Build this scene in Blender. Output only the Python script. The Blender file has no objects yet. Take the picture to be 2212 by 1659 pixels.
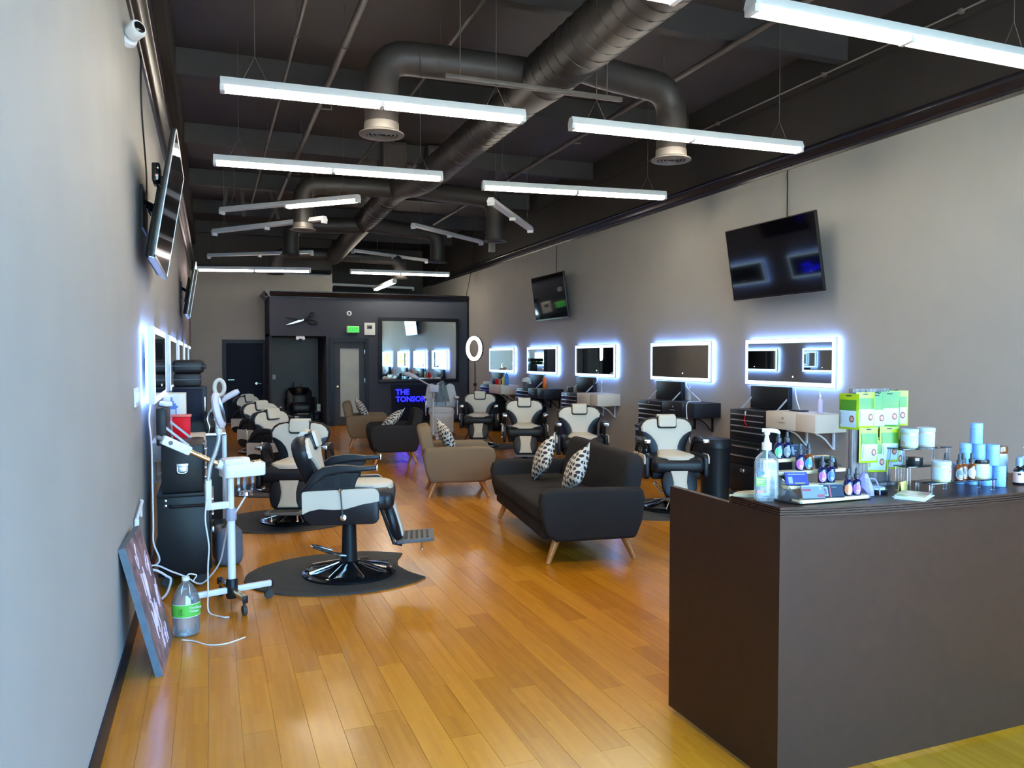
import bpy, bmesh, math, random
from mathutils import Vector, Matrix
R = math.radians
random.seed(7)
sc = bpy.context.scene
COL = sc.collection

# ------------------------------------------------------------------ camera
FPX = 1680.0
cd = bpy.data.cameras.new('camera'); cam = bpy.data.objects.new('camera', cd); COL.objects.link(cam)
cd.sensor_fit = 'HORIZONTAL'; cd.sensor_width = 36.0; cd.lens = 36.0 * FPX / 2212.0
cd.clip_start = 0.05; cd.clip_end = 200
cam.location = (0, 0, 1.65)
cam.rotation_euler = (R(90 - 1.926), 0, R(-21.17))
sc.camera = cam

# ------------------------------------------------------------------ world, exposure
w = bpy.data.worlds.new('sky'); sc.world = w; w.use_nodes = True
wn = w.node_tree.nodes; wl = w.node_tree.links
bg = wn['Background']
bg.inputs['Color'].default_value = (0.24, 0.55, 1.0, 1); bg.inputs['Strength'].default_value = 15.0
vs = sc.view_settings
vs.view_transform = 'Standard'; vs.look = 'None'; vs.gamma = 1.0; vs.use_curve_mapping = False
vs.exposure = 1.03
sc.cycles.max_bounces = 10; sc.cycles.diffuse_bounces = 5; sc.cycles.glossy_bounces = 5
sc.cycles.transmission_bounces = 8; sc.cycles.transparent_max_bounces = 12
sc.cycles.caustics_reflective = False; sc.cycles.caustics_refractive = False
sc.cycles.sample_clamp_indirect = 6.0
sc.cycles.use_denoising = True

TUBE_E = 21.0       # fluorescent tubes
LED_E = 22.0        # mirror back light

sl = bpy.data.lights.new('sun', 'SUN'); sl.energy = 60.0; sl.angle = R(0.5); sl.color = (1.0, 0.93, 0.80)
so_ = bpy.data.objects.new('sun', sl); COL.objects.link(so_); so_.rotation_euler = (R(-38), 0, R(12))     # sun stands behind the building, lights the street only
def portal(name, loc, rot, sx, sy):
    l = bpy.data.lights.new(name, 'AREA'); l.shape = 'RECTANGLE'; l.size = sx; l.size_y = sy
    l.cycles.is_portal = True
    o = bpy.data.objects.new(name, l); COL.objects.link(o); o.location = loc; o.rotation_euler = rot
portal('window_portal', (2.9, -1.48, 1.75), (R(90), 0, 0), 6.2, 3.3)

# ------------------------------------------------------------------ materials
M = {}
def mat(name, col, rough=0.5, metal=0.0, emit=None, es=0.0, spec=0.5, coat=0.0, var=0.0, vscale=8.0, bump=0.0, bscale=60.0, alpha=1.0, trans=0.0, ior=1.45, coat_rough=0.1):
    m = bpy.data.materials.new(name); m.use_nodes = True
    nt = m.node_tree; b = nt.nodes['Principled BSDF']
    b.inputs['Base Color'].default_value = (*col, 1); b.inputs['Roughness'].default_value = rough
    b.inputs['Metallic'].default_value = metal; b.inputs['Specular IOR Level'].default_value = spec
    b.inputs['Coat Weight'].default_value = coat; b.inputs['Coat Roughness'].default_value = coat_rough
    b.inputs['IOR'].default_value = ior
    if trans: b.inputs['Transmission Weight'].default_value = trans
    if alpha < 1: b.inputs['Alpha'].default_value = alpha
    if emit: b.inputs['Emission Color'].default_value = (*emit, 1); b.inputs['Emission Strength'].default_value = es
    if var or bump:
        tc = nt.nodes.new('ShaderNodeTexCoord'); no = nt.nodes.new('ShaderNodeTexNoise')
        no.inputs['Scale'].default_value = vscale; no.inputs['Detail'].default_value = 5
        nt.links.new(tc.outputs['Object'], no.inputs['Vector'])
        if var:
            mx = nt.nodes.new('ShaderNodeMix'); mx.data_type = 'RGBA'
            mx.inputs['A'].default_value = (*[c * (1 - var) for c in col], 1)
            mx.inputs['B'].default_value = (*[min(1, c * (1 + var)) for c in col], 1)
            nt.links.new(no.outputs['Fac'], mx.inputs['Factor']); nt.links.new(mx.outputs['Result'], b.inputs['Base Color'])
        if bump:
            n2 = nt.nodes.new('ShaderNodeTexNoise'); n2.inputs['Scale'].default_value = bscale; n2.inputs['Detail'].default_value = 3
            nt.links.new(tc.outputs['Object'], n2.inputs['Vector'])
            bp = nt.nodes.new('ShaderNodeBump'); bp.inputs['Strength'].default_value = bump; bp.inputs['Distance'].default_value = 0.01
            nt.links.new(n2.outputs['Fac'], bp.inputs['Height']); nt.links.new(bp.outputs['Normal'], b.inputs['Normal'])
    M[name] = m
    return m
mat('wall', (0.335, 0.328, 0.310), 0.6, var=0.07, vscale=2.5, bump=0.06, bscale=90, spec=0.2)
mat('partition', (0.055, 0.062, 0.080), 0.85, var=0.04, vscale=2, spec=0.1)
mat('backwall', (0.36, 0.34, 0.31), 0.8, var=0.05, vscale=2, spec=0.3)
mat('black_paint', (0.028, 0.024, 0.022), 0.6, var=0.25, vscale=1.5)
mat('deck', (0.055, 0.045, 0.042), 0.6, var=0.35, vscale=1.2)
mat('beam', (0.035, 0.032, 0.032), 0.55, var=0.3, vscale=2)
mat('crown', (0.012, 0.011, 0.014), 0.22, var=0.1)
mat('duct', (0.033, 0.029, 0.027), 0.5, 0.1, var=0.15, vscale=3)
mat('grille', (0.22, 0.20, 0.185), 0.45, 0.4)
mat('pipe', (0.10, 0.085, 0.075), 0.5, var=0.2)
mat('white_metal', (0.72, 0.73, 0.76), 0.4, var=0.02)
mat('tube_off', (0.75, 0.75, 0.75), 0.25)
mat('tube_lit', (1, 1, 1), 0.4, emit=(1.0, 0.88, 0.70), es=TUBE_E)
mat('tube_pink', (1, 1, 1), 0.4, emit=(1.0, 0.78, 0.72), es=TUBE_E * 0.7)
mat('led', (1, 1, 1), 0.4, emit=(0.20, 0.38, 1.0), es=LED_E)
mat('led_band', (1, 1, 1), 0.4, emit=(0.50, 0.78, 1.0), es=1.3)
mat('ring_led', (1, 1, 1), 0.4, emit=(1.0, 0.93, 1.0), es=9.0)
mat('blue_neon', (0, 0, 0.2), 0.4, emit=(0.006, 0.006, 1.0), es=5.0)
mat('red_led', (1, 0, 0), 0.4, emit=(1, 0.05, 0.03), es=4)
mat('white_led', (1, 1, 1), 0.4, emit=(0.9, 0.95, 1), es=4)
mat('exit_green', (0.05, 0.6, 0.1), 0.4, emit=(0.05, 0.9, 0.15), es=0.35)
mat('exit_body', (0.55, 0.62, 0.3), 0.5)
mat('mirror', (0.78, 0.82, 0.80), 0.01, 1.0)
mat('chrome', (0.82, 0.82, 0.84), 0.12, 1.0)
mat('steel', (0.62, 0.62, 0.64), 0.32, 1.0)
mat('brass', (0.7, 0.58, 0.38), 0.25, 1.0)
mat('black_leather', (0.010, 0.011, 0.014), 0.36, bump=0.1, bscale=220, spec=0.35)
mat('cream_leather', (0.60, 0.535, 0.43), 0.45, bump=0.06, bscale=200)
mat('white_leather', (0.70, 0.69, 0.66), 0.4)
mat('black_gloss', (0.008, 0.008, 0.009), 0.12, coat=0.5)
mat('black_plastic', (0.012, 0.012, 0.013), 0.42, spec=0.3)
mat('grey_plastic', (0.12, 0.12, 0.125), 0.5)
mat('rubber', (0.045, 0.042, 0.038), 0.75, var=0.15, vscale=12)
mat('dark_fabric', (0.029, 0.026, 0.025), 0.9, bump=0.35, bscale=400, var=0.15, vscale=300, spec=0.12)
mat('tan_fabric', (0.215, 0.145, 0.085), 0.9, bump=0.35, bscale=400, var=0.12, vscale=300, spec=0.2)
mat('orange_wood', (0.50, 0.20, 0.045), 0.32, var=0.2, vscale=20, coat=0.3)
mat('black_steel', (0.010, 0.011, 0.013), 0.4, bump=0.05, bscale=150, spec=0.3)
mat('white_laminate', (0.62, 0.55, 0.46), 0.45)
mat('black_laminate', (0.014, 0.014, 0.018), 0.45, spec=0.3)
mat('espresso', (0.040, 0.016, 0.008), 0.36, var=0.2, vscale=25, spec=0.20)
mat('screen', (0.002, 0.002, 0.003), 0.06, coat=0.4, coat_rough=0.03)
mat('tv_body', (0.008, 0.008, 0.009), 0.35)
mat('silver_trim', (0.55, 0.55, 0.58), 0.3, 0.9)
mat('white_plastic', (0.78, 0.78, 0.80), 0.35)
mat('offwhite_plastic', (0.68, 0.66, 0.62), 0.4)
mat('lav_plastic', (0.62, 0.60, 0.68), 0.4)
mat('grey_collar', (0.30, 0.31, 0.40), 0.5)
mat('gooseneck', (0.42, 0.44, 0.46), 0.4, 0.4)
mat('cord_white', (0.75, 0.72, 0.74), 0.5)
mat('cord_black', (0.015, 0.013, 0.012), 0.6)
mat('red_plastic', (0.85, 0.006, 0.02), 0.45, spec=0.15)
mat('red_lid', (0.75, 0.14, 0.12), 0.35)
mat('paper', (0.68, 0.68, 0.66), 0.7)
mat('card_box', (0.74, 0.70, 0.60), 0.7)
mat('print_blue', (0.08, 0.17, 0.48), 0.6)
mat('label_green', (0.12, 0.50, 0.06), 0.45)
mat('pouch_lime', (0.30, 0.40, 0.004), 0.35)
mat('pouch_green', (0.055, 0.18, 0.010), 0.35)
mat('pouch_label', (0.46, 0.52, 0.57), 0.4, var=0.06, vscale=40)
mat('emblem_red', (0.20, 0.05, 0.04), 0.6)
mat('emblem_skin', (0.50, 0.24, 0.16), 0.6)
mat('light_wood', (0.62, 0.47, 0.28), 0.5, var=0.12, vscale=25)
mat('cobalt_glass', (0.008, 0.008, 0.05), 0.08, coat=0.6)
mat('amber_glass', (0.16, 0.035, 0.006), 0.08, coat=0.6)
mat('dropper_rubber', (0.04, 0.045, 0.055), 0.5)
mat('jar_cream', (0.48, 0.41, 0.24), 0.12, coat=0.6)
mat('jar_pink', (0.52, 0.40, 0.34), 0.15, coat=0.6)
mat('jar_lid', (0.42, 0.49, 0.55), 0.35, var=0.05)
mat('jar_label', (0.42, 0.50, 0.57), 0.5)
mat('tube_blue', (0.22, 0.42, 0.76), 0.3)
mat('pink_label', (0.68, 0.42, 0.34), 0.5)
mat('lilac_label', (0.50, 0.44, 0.68), 0.5)
mat('slate_label', (0.12, 0.145, 0.16), 0.5)
mat('cap_grey', (0.20, 0.26, 0.33), 0.3)
mat('sticky', (0.80, 0.58, 0.16), 0.7)
mat('towel', (0.20, 0.25, 0.26), 0.95, var=0.35, vscale=30, bump=0.5, bscale=60)
mat('cloth_beige', (0.45, 0.38, 0.25), 0.9, var=0.2, vscale=30)
mat('purple_mesh', (0.25, 0.22, 0.48), 0.6, var=0.5, vscale=120)
mat('bag_fabric', (0.12, 0.125, 0.155), 0.9, var=0.2, vscale=200)
mat('frosted', (0.36, 0.35, 0.29), 0.35, var=0.3, vscale=2.2)
mat('door_dark', (0.008, 0.010, 0.022), 0.5, spec=0.12)
mat('door_grey', (0.055, 0.058, 0.064), 0.5, spec=0.2)
mat('frame_black', (0.010, 0.010, 0.014), 0.4, spec=0.25)
mat('asphalt', (0.42, 0.40, 0.37), 0.9, var=0.2)
mat('leaf', (0.45, 0.55, 0.03), 0.7, var=0.5, vscale=3)
mat('bark', (0.10, 0.07, 0.05), 0.9)
mat('anodized', (0.03, 0.03, 0.032), 0.4, 0.5)
mat('orange_plastic', (0.75, 0.14, 0.01), 0.35)
mat('water_blue', (0.02, 0.25, 0.62), 0.25)
mat('cardboard', (0.34, 0.22, 0.12), 0.8)
mat('canvas_edge', (0.10, 0.13, 0.16), 0.8, var=0.3, vscale=20)
mat('stroke_pink', (0.62, 0.45, 0.52), 0.6)

M['led'].cycles.emission_sampling = 'FRONT'
def clear_mat(name, col, rough=0.03, tint=0.75, fmul=1.0, milk=0.0):
    # thin clear wall: mostly see-through with fresnel gloss
    m = bpy.data.materials.new(name); m.use_nodes = True; nt = m.node_tree
    for n in list(nt.nodes):
        if n.type != 'OUTPUT_MATERIAL': nt.nodes.remove(n)
    out = [n for n in nt.nodes][0]
    tr = nt.nodes.new('ShaderNodeBsdfTransparent'); tr.inputs['Color'].default_value = (*col, 1)
    gl = nt.nodes.new('ShaderNodeBsdfGlossy'); gl.inputs['Roughness'].default_value = rough; gl.inputs['Color'].default_value = (1, 1, 1, 1)
    lw = nt.nodes.new('ShaderNodeLayerWeight'); lw.inputs['Blend'].default_value = tint
    mm = nt.nodes.new('ShaderNodeMath'); mm.operation = 'MULTIPLY'; mm.inputs[1].default_value = fmul
    mx = nt.nodes.new('ShaderNodeMixShader')
    if milk:
        df = nt.nodes.new('ShaderNodeBsdfDiffuse'); df.inputs['Color'].default_value = (0.85, 0.88, 0.9, 1); mk = nt.nodes.new('ShaderNodeMixShader'); mk.inputs['Fac'].default_value = milk
        nt.links.new(tr.outputs[0], mk.inputs[1]); nt.links.new(df.outputs[0], mk.inputs[2]); tr = mk
    nt.links.new(lw.outputs['Fresnel'], mm.inputs[0]); nt.links.new(mm.outputs[0], mx.inputs['Fac'])
    nt.links.new(tr.outputs[0], mx.inputs[1]); nt.links.new(gl.outputs[0], mx.inputs[2]); nt.links.new(mx.outputs[0], out.inputs['Surface'])
    M[name] = m
clear_mat('clear_plastic', (0.95, 0.97, 0.98), 0.05, 0.4, 0.9, 0.10)
clear_mat('clear_acrylic', (0.82, 0.85, 0.90), 0.03, 0.3, 0.8)
clear_mat('smoke_acrylic', (0.40, 0.41, 0.44), 0.03, 0.45, 0.9)
clear_mat('liquid', (0.96, 0.97, 0.98), 0.05, 0.3, 0.6, 0.12)
clear_mat('window_glass', (0.97, 0.98, 0.98), 0.0, 0.2, 0.6)

def dots_mat():
    m = bpy.data.materials.new('cushion_print'); m.use_nodes = True; nt = m.node_tree; b = nt.nodes['Principled BSDF']
    b.inputs['Roughness'].default_value = 0.85
    tc = nt.nodes.new('ShaderNodeTexCoord'); mp = nt.nodes.new('ShaderNodeMapping'); mp.inputs['Scale'].default_value = (0.0, 17, 17)
    vo = nt.nodes.new('ShaderNodeTexVoronoi'); vo.voronoi_dimensions = '2D'; vo.inputs['Scale'].default_value = 1.0; vo.inputs['Randomness'].default_value = 0.35
    lt = nt.nodes.new('ShaderNodeMath'); lt.operation = 'LESS_THAN'; lt.inputs[1].default_value = 0.36
    mx = nt.nodes.new('ShaderNodeMix'); mx.data_type = 'RGBA'
    mx.inputs['A'].default_value = (0.66, 0.58, 0.46, 1); mx.inputs['B'].default_value = (0.030, 0.026, 0.034, 1)
    sx_ = nt.nodes.new('ShaderNodeSeparateXYZ'); cx_ = nt.nodes.new('ShaderNodeCombineXYZ')
    nt.links.new(tc.outputs['Object'], sx_.inputs[0]); nt.links.new(sx_.outputs['Y'], cx_.inputs['X']); nt.links.new(sx_.outputs['Z'], cx_.inputs['Y'])
    mp.inputs['Scale'].default_value = (22, 22, 1); mp.inputs['Rotation'].default_value = (0, 0, R(30)); nt.links.new(cx_.outputs[0], mp.inputs['Vector']); nt.links.new(mp.outputs[0], vo.inputs['Vector'])
    nt.links.new(vo.outputs['Distance'], lt.inputs[0]); nt.links.new(lt.outputs[0], mx.inputs['Factor']); nt.links.new(mx.outputs['Result'], b.inputs['Base Color'])
    M['cushion_print'] = m
dots_mat()

def floor_mat():
    m = bpy.data.materials.new('bamboo'); m.use_nodes = True; nt = m.node_tree; b = nt.nodes['Principled BSDF']
    geo = nt.nodes.new('ShaderNodeNewGeometry'); oi = nt.nodes.new('ShaderNodeObjectInfo')
    rnd = nt.nodes.new('ShaderNodeMath'); rnd.operation = 'ADD'
    nt.links.new(geo.outputs['Random Per Island'], rnd.inputs[0]); nt.links.new(oi.outputs['Random'], rnd.inputs[1])
    fr = nt.nodes.new('ShaderNodeMath'); fr.operation = 'FRACT'; nt.links.new(rnd.outputs[0], fr.inputs[0])
    # streaks
    mp = nt.nodes.new('ShaderNodeMapping'); mp.inputs['Scale'].default_value = (70, 1.6, 1)
    nt.links.new(geo.outputs['Position'], mp.inputs['Vector'])
    no = nt.nodes.new('ShaderNodeTexNoise'); no.inputs['Scale'].default_value = 1.0; no.inputs['Detail'].default_value = 4
    nt.links.new(mp.outputs[0], no.inputs['Vector'])
    # bamboo strips
    mp2 = nt.nodes.new('ShaderNodeMapping'); mp2.inputs['Rotation'].default_value = (0, 0, R(90)); mp2.inputs['Scale'].default_value = (1, 1, 1)
    nt.links.new(geo.outputs['Position'], mp2.inputs['Vector'])
    br = nt.nodes.new('ShaderNodeTexBrick'); br.inputs['Scale'].default_value = 1.0; br.inputs['Brick Width'].default_value = 0.34; br.inputs['Row Height'].default_value = 0.0233
    br.inputs['Mortar Size'].default_value = 0.0; br.inputs['Mortar'].default_value = (0.5, 0.5, 0.5, 1); br.offset = 0.37; br.offset_frequency = 3
    br.inputs['Color1'].default_value = (0.25, 0.25, 0.25, 1); br.inputs['Color2'].default_value = (0.75, 0.75, 0.75, 1)
    nt.links.new(mp2.outputs[0], br.inputs['Vector'])
    mul = nt.nodes.new('ShaderNodeMath'); mul.operation = 'MULTIPLY'; mul.inputs[1].default_value = 0.24; nt.links.new(fr.outputs[0], mul.inputs[0])
    m2 = nt.nodes.new('ShaderNodeMath'); m2.operation = 'MULTIPLY_ADD'; m2.inputs[1].default_value = 0.22; nt.links.new(br.outputs['Color'], m2.inputs[0]); nt.links.new(mul.outputs[0], m2.inputs[2])
    m3 = nt.nodes.new('ShaderNodeMath'); m3.operation = 'MULTIPLY_ADD'; m3.inputs[1].default_value = 0.15; nt.links.new(no.outputs['Fac'], m3.inputs[0]); nt.links.new(m2.outputs[0], m3.inputs[2])
    cr = nt.nodes.new('ShaderNodeValToRGB'); cr.color_ramp.elements[0].position = 0.08; cr.color_ramp.elements[1].position = 0.56
    cr.color_ramp.elements[0].color = (0.36, 0.122, 0.004, 1); cr.color_ramp.elements[1].color = (0.62, 0.255, 0.018, 1)
    nt.links.new(m3.outputs[0], cr.inputs['Fac']); nt.links.new(cr.outputs['Color'], b.inputs['Base Color'])
    b.inputs['Roughness'].default_value = 0.27; b.inputs['Specular IOR Level'].default_value = 0.3
    b.inputs['Coat Weight'].default_value = 0.12; b.inputs['Coat Roughness'].default_value = 0.12
    rp = nt.nodes.new('ShaderNodeMath'); rp.operation = 'MULTIPLY_ADD'; rp.inputs[1].default_value = 0.08; rp.inputs[2].default_value = 0.20
    nt.links.new(no.outputs['Fac'], rp.inputs[0]); nt.links.new(rp.outputs[0], b.inputs['Roughness'])
    M['bamboo'] = m
    # distant boards: one tone per board, the fine strips cannot be told apart there
    f = bpy.data.materials.new('bamboo_distant'); f.use_nodes = True; nt = f.node_tree; b = nt.nodes['Principled BSDF']
    geo = nt.nodes.new('ShaderNodeNewGeometry'); cr = nt.nodes.new('ShaderNodeValToRGB')
    cr.color_ramp.elements[0].color = (0.42, 0.155, 0.008, 1); cr.color_ramp.elements[1].color = (0.53, 0.21, 0.013, 1)
    nt.links.new(geo.outputs['Random Per Island'], cr.inputs['Fac']); nt.links.new(cr.outputs['Color'], b.inputs['Base Color'])
    b.inputs['Roughness'].default_value = 0.23; b.inputs['Specular IOR Level'].default_value = 0.3; b.inputs['Coat Weight'].default_value = 0.12; b.inputs['Coat Roughness'].default_value = 0.12
    M['bamboo_distant'] = f
floor_mat()

def weathered_wood():
    m = bpy.data.materials.new('weathered_wood'); m.use_nodes = True; nt = m.node_tree; b = nt.nodes['Principled BSDF']; b.inputs['Roughness'].default_value = 0.7
    tc = nt.nodes.new('ShaderNodeTexCoord'); mp = nt.nodes.new('ShaderNodeMapping'); mp.inputs['Scale'].default_value = (60, 60, 5)
    no = nt.nodes.new('ShaderNodeTexNoise'); no.inputs['Scale'].default_value = 1; no.inputs['Detail'].default_value = 5
    cr = nt.nodes.new('ShaderNodeValToRGB'); cr.color_ramp.elements[0].color = (0.05, 0.035, 0.03, 1); cr.color_ramp.elements[1].color = (0.30, 0.25, 0.24, 1)
    cr.color_ramp.elements[0].position = 0.3; cr.color_ramp.elements[1].position = 0.7
    nt.links.new(tc.outputs['Object'], mp.inputs[0]); nt.links.new(mp.outputs[0], no.inputs['Vector']); nt.links.new(no.outputs['Fac'], cr.inputs['Fac']); nt.links.new(cr.outputs['Color'], b.inputs['Base Color'])
    M['weathered_wood'] = m
weathered_wood()

def ramp_mat(name, stops, scale, rough=0.6, dist=0.0):
    m = bpy.data.materials.new(name); m.use_nodes = True; nt = m.node_tree; b = nt.nodes['Principled BSDF']; b.inputs['Roughness'].default_value = rough
    tc = nt.nodes.new('ShaderNodeTexCoord'); no = nt.nodes.new('ShaderNodeTexNoise'); no.inputs['Scale'].default_value = scale; no.inputs['Detail'].default_value = 4; no.inputs['Distortion'].default_value = dist
    cr = nt.nodes.new('ShaderNodeValToRGB')
    while len(cr.color_ramp.elements) < len(stops): cr.color_ramp.elements.new(0.5)
    for e, (p, c) in zip(cr.color_ramp.elements, stops): e.position = p; e.color = (*c, 1)
    nt.links.new(tc.outputs['Object'], no.inputs['Vector']); nt.links.new(no.outputs['Fac'], cr.inputs['Fac']); nt.links.new(cr.outputs['Color'], b.inputs['Base Color'])
    M[name] = m
ramp_mat('canvas_paint', [(0.3, (0.06, 0.05, 0.055)), (0.5, (0.20, 0.12, 0.13)), (0.62, (0.33, 0.20, 0.22)), (0.75, (0.10, 0.08, 0.08))], 6, 0.55, 1.5)
ramp_mat('brochure', [(0.35, (0.75, 0.76, 0.74)), (0.5, (0.70, 0.55, 0.30)), (0.58, (0.25, 0.42, 0.30)), (0.66, (0.55, 0.12, 0.14)), (0.8, (0.7, 0.72, 0.72))], 14, 0.4)
ramp_mat('jar_print', [(0.35, (0.25, 0.32, 0.08)), (0.5, (0.50, 0.35, 0.10)), (0.62, (0.55, 0.12, 0.06)), (0.75, (0.10, 0.14, 0.05))], 30, 0.4)

# ------------------------------------------------------------------ mesh helpers
class MB:
    def __init__(s): s.v = []; s.f = []; s.keep = False
    def add(s, vs, fs, X=None):
        o = len(s.v)
        s.v += [tuple(X @ Vector(p)) if X is not None else tuple(p) for p in vs]
        s.f += [tuple(i + o for i in f) for f in fs]
        return s
    def box(s, x0, x1, y0, y1, z0, z1, X=None):
        return s.add([(x0, y0, z0), (x1, y0, z0), (x1, y1, z0), (x0, y1, z0), (x0, y0, z1), (x1, y0, z1), (x1, y1, z1), (x0, y1, z1)],
                     [(0, 3, 2, 1), (4, 5, 6, 7), (0, 1, 5, 4), (1, 2, 6, 5), (2, 3, 7, 6), (3, 0, 4, 7)], X)
    def _bm(s, bm, X=None):
        bm.verts.index_update(); bm.normal_update()
        s.add([v.co[:] for v in bm.verts], [[v.index for v in f.verts] for f in bm.faces], X); bm.free(); return s
    def rbox(s, x0, x1, y0, y1, z0, z1, r=0.01, seg=2, X=None):
        bm = bmesh.new(); bmesh.ops.create_cube(bm, size=1)
        for v in bm.verts:
            v.co = Vector((x0 + (v.co.x + .5) * (x1 - x0), y0 + (v.co.y + .5) * (y1 - y0), z0 + (v.co.z + .5) * (z1 - z0)))
        r = min(r, 0.49 * min(abs(x1 - x0), abs(y1 - y0), abs(z1 - z0)))
        bmesh.ops.bevel(bm, geom=bm.edges[:], offset=r, segments=seg, profile=0.5, affect='EDGES')
        return s._bm(bm, X)
    def prism(s, outline, a, b, plane='xz', r=0.0, seg=2, X=None):
        # outline in plane coordinates, extruded from a to b along the third axis
        def P(u, v, t): return {'xz': (u, t, v), 'yz': (t, u, v), 'xy': (u, v, t)}[plane]
        bm = bmesh.new(); n = len(outline)
        A = [bm.verts.new(P(u, v, a)) for u, v in outline]; B = [bm.verts.new(P(u, v, b)) for u, v in outline]
        bm.faces.new(A); bm.faces.new(B[::-1])
        for i in range(n): bm.faces.new((A[i], B[i], B[(i + 1) % n], A[(i + 1) % n]))
        bmesh.ops.recalc_face_normals(bm, faces=bm.faces[:])
        if r > 0:
            ed = [e for e in bm.edges if len(e.link_faces) == 2 and e.calc_face_angle() > R(50)]
            bmesh.ops.bevel(bm, geom=ed, offset=r, segments=seg, profile=0.5, affect='EDGES')
        return s._bm(bm, X)
    def tube(s, pts, r, n=10, cap=True, X=None, closed=False):
        pts = [Vector(p) for p in pts]; k = len(pts); rs = r if isinstance(r, (list, tuple)) else [r] * k
        T = []
        for i in range(k):
            if closed: t = pts[(i + 1) % k] - pts[i - 1]
            else: t = pts[min(i + 1, k - 1)] - pts[max(i - 1, 0)]
            T.append(t.normalized())
        up = Vector((0, 0, 1)) if abs(T[0].z) < 0.9 else Vector((1, 0, 0))
        N = (up - T[0] * up.dot(T[0])).normalized(); vs = []; fs = []
        for i in range(k):
            N = (N - T[i] * N.dot(T[i])).normalized(); Bn = T[i].cross(N)
            for j in range(n):
                a = 2 * math.pi * j / n; vs.append(pts[i] + (N * math.cos(a) + Bn * math.sin(a)) * rs[i])
        m = k if closed else k - 1
        for i in range(m):
            for j in range(n):
                a = i * n + j; b = i * n + (j + 1) % n; c = ((i + 1) % k) * n + (j + 1) % n; d = ((i + 1) % k) * n + j
                fs.append((a, b, c, d))
        if cap and not closed: fs.append(tuple(range(n))[::-1]); fs.append(tuple((k - 1) * n + j for j in range(n)))
        return s.add(vs, fs, X)
    def lathe(s, prof, n=20, o=(0, 0, 0), X=None, sx=1.0, sy=1.0, cap=True):
        vs = []; fs = []; k = len(prof)
        for (r, z) in prof:
            for j in range(n):
                a = 2 * math.pi * j / n; vs.append((o[0] + r * sx * math.cos(a), o[1] + r * sy * math.sin(a), o[2] + z))
        for i in range(k - 1):
            for j in range(n): fs.append((i * n + j, i * n + (j + 1) % n, (i + 1) * n + (j + 1) % n, (i + 1) * n + j))
        if cap and prof[0][0] > 1e-5: fs.append(tuple(range(n))[::-1])
        if cap and prof[-1][0] > 1e-5: fs.append(tuple((k - 1) * n + j for j in range(n)))
        return s.add(vs, fs, X)
    def puff(s, outline, t, back=None, X=None, prof=((1.0, 0.0), (0.993, 0.35), (0.96, 0.72), (0.88, 0.92), (0.6, 1.05), (0.25, 1.1))):
        # cushion over a star-shaped outline in the (u,v) plane, thickness along +w;  X maps (u,v,w)
        n = len(outline); cx = sum(p[0] for p in outline) / n; cy = sum(p[1] for p in outline) / n
        vs = []; fs = []; rings = []
        side = list(prof)
        if back:
            side = [(a, -b * back / t) for a, b in prof[::-1]] + [p for p in prof[1:]]
        for (sc_, h) in side:
            rings.append(len(vs)); vs += [(cx + (u - cx) * sc_, cy + (v - cy) * sc_, h * t) for u, v in outline]
        for a, b in zip(rings[:-1], rings[1:]):
            for j in range(n): fs.append((a + j, a + (j + 1) % n, b + (j + 1) % n, b + j))
        fs.append(tuple(rings[-1] + j for j in range(n))); fs.append(tuple(rings[0] + j for j in range(n))[::-1])
        return s.add(vs, fs, X)
    def mesh(s, name, m, ang=38):
        me = bpy.data.meshes.new(name); me.from_pydata(s.v, [], s.f); me.update()
        if not s.keep:
            bm = bmesh.new(); bm.from_mesh(me); bmesh.ops.recalc_face_normals(bm, faces=bm.faces[:]); bm.to_mesh(me); bm.free()
        me.shade_smooth(); me.set_sharp_from_angle(angle=R(ang)); me.materials.append(M[m] if isinstance(m, str) else m)
        return me
    def o(s, name, m, parent=None, loc=(0, 0, 0), rot=(0, 0, 0), ang=38):
        ob = bpy.data.objects.new(name, s.mesh(name, m, ang)); COL.objects.link(ob)
        ob.location = loc; ob.rotation_euler = rot
        if parent: ob.parent = parent
        return ob
def tag(o, label, cat, group=None, kind=None):
    if label: o['label'] = label
    if cat: o['category'] = cat
    if group: o['group'] = group
    if kind: o['kind'] = kind
    return o
def T(name, label, cat, loc=(0, 0, 0), rz=0.0, group=None, rot=None):
    o = bpy.data.objects.new(name, None); o.empty_display_size = 0.05; COL.objects.link(o)
    o.location = loc; o.rotation_euler = rot if rot else (0, 0, rz)
    return tag(o, label, cat, group)
def struct(o): o['kind'] = 'structure'; return o
def dup(root, loc, rz, label, group=None):
    r = root.copy(); COL.objects.link(r); r.location = loc; r.rotation_euler = (0, 0, rz); r['label'] = label
    if group: r['group'] = group
    for ch in list(root.children):
        c = ch.copy(); COL.objects.link(c); c.parent = r
        for g in list(ch.children):
            d = g.copy(); COL.objects.link(d); d.parent = c
    return r
def text(name, s, size, m, parent, X, depth=0.004, bold=0.0, align='LEFT'):
    cu = bpy.data.curves.new(name, 'FONT'); cu.body = s; cu.size = size; cu.extrude = depth; cu.offset = bold; cu.align_x = align; cu.resolution_u = 3
    t = bpy.data.objects.new(name, cu); COL.objects.link(t)
    bpy.context.view_layer.update()
    me = bpy.data.meshes.new_from_object(t.evaluated_get(bpy.context.evaluated_depsgraph_get()))
    bpy.data.objects.remove(t); bpy.data.curves.remove(cu)
    me.transform(X); me.materials.clear(); me.materials.append(M[m])
    o = bpy.data.objects.new(name, me); COL.objects.link(o); o.parent = parent
    return o
def arc(cx, cy, r, a0, a1, n=6):
    return [(cx + r * math.cos(R(a0 + (a1 - a0) * i / n)), cy + r * math.sin(R(a0 + (a1 - a0) * i / n))) for i in range(n + 1)]
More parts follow.
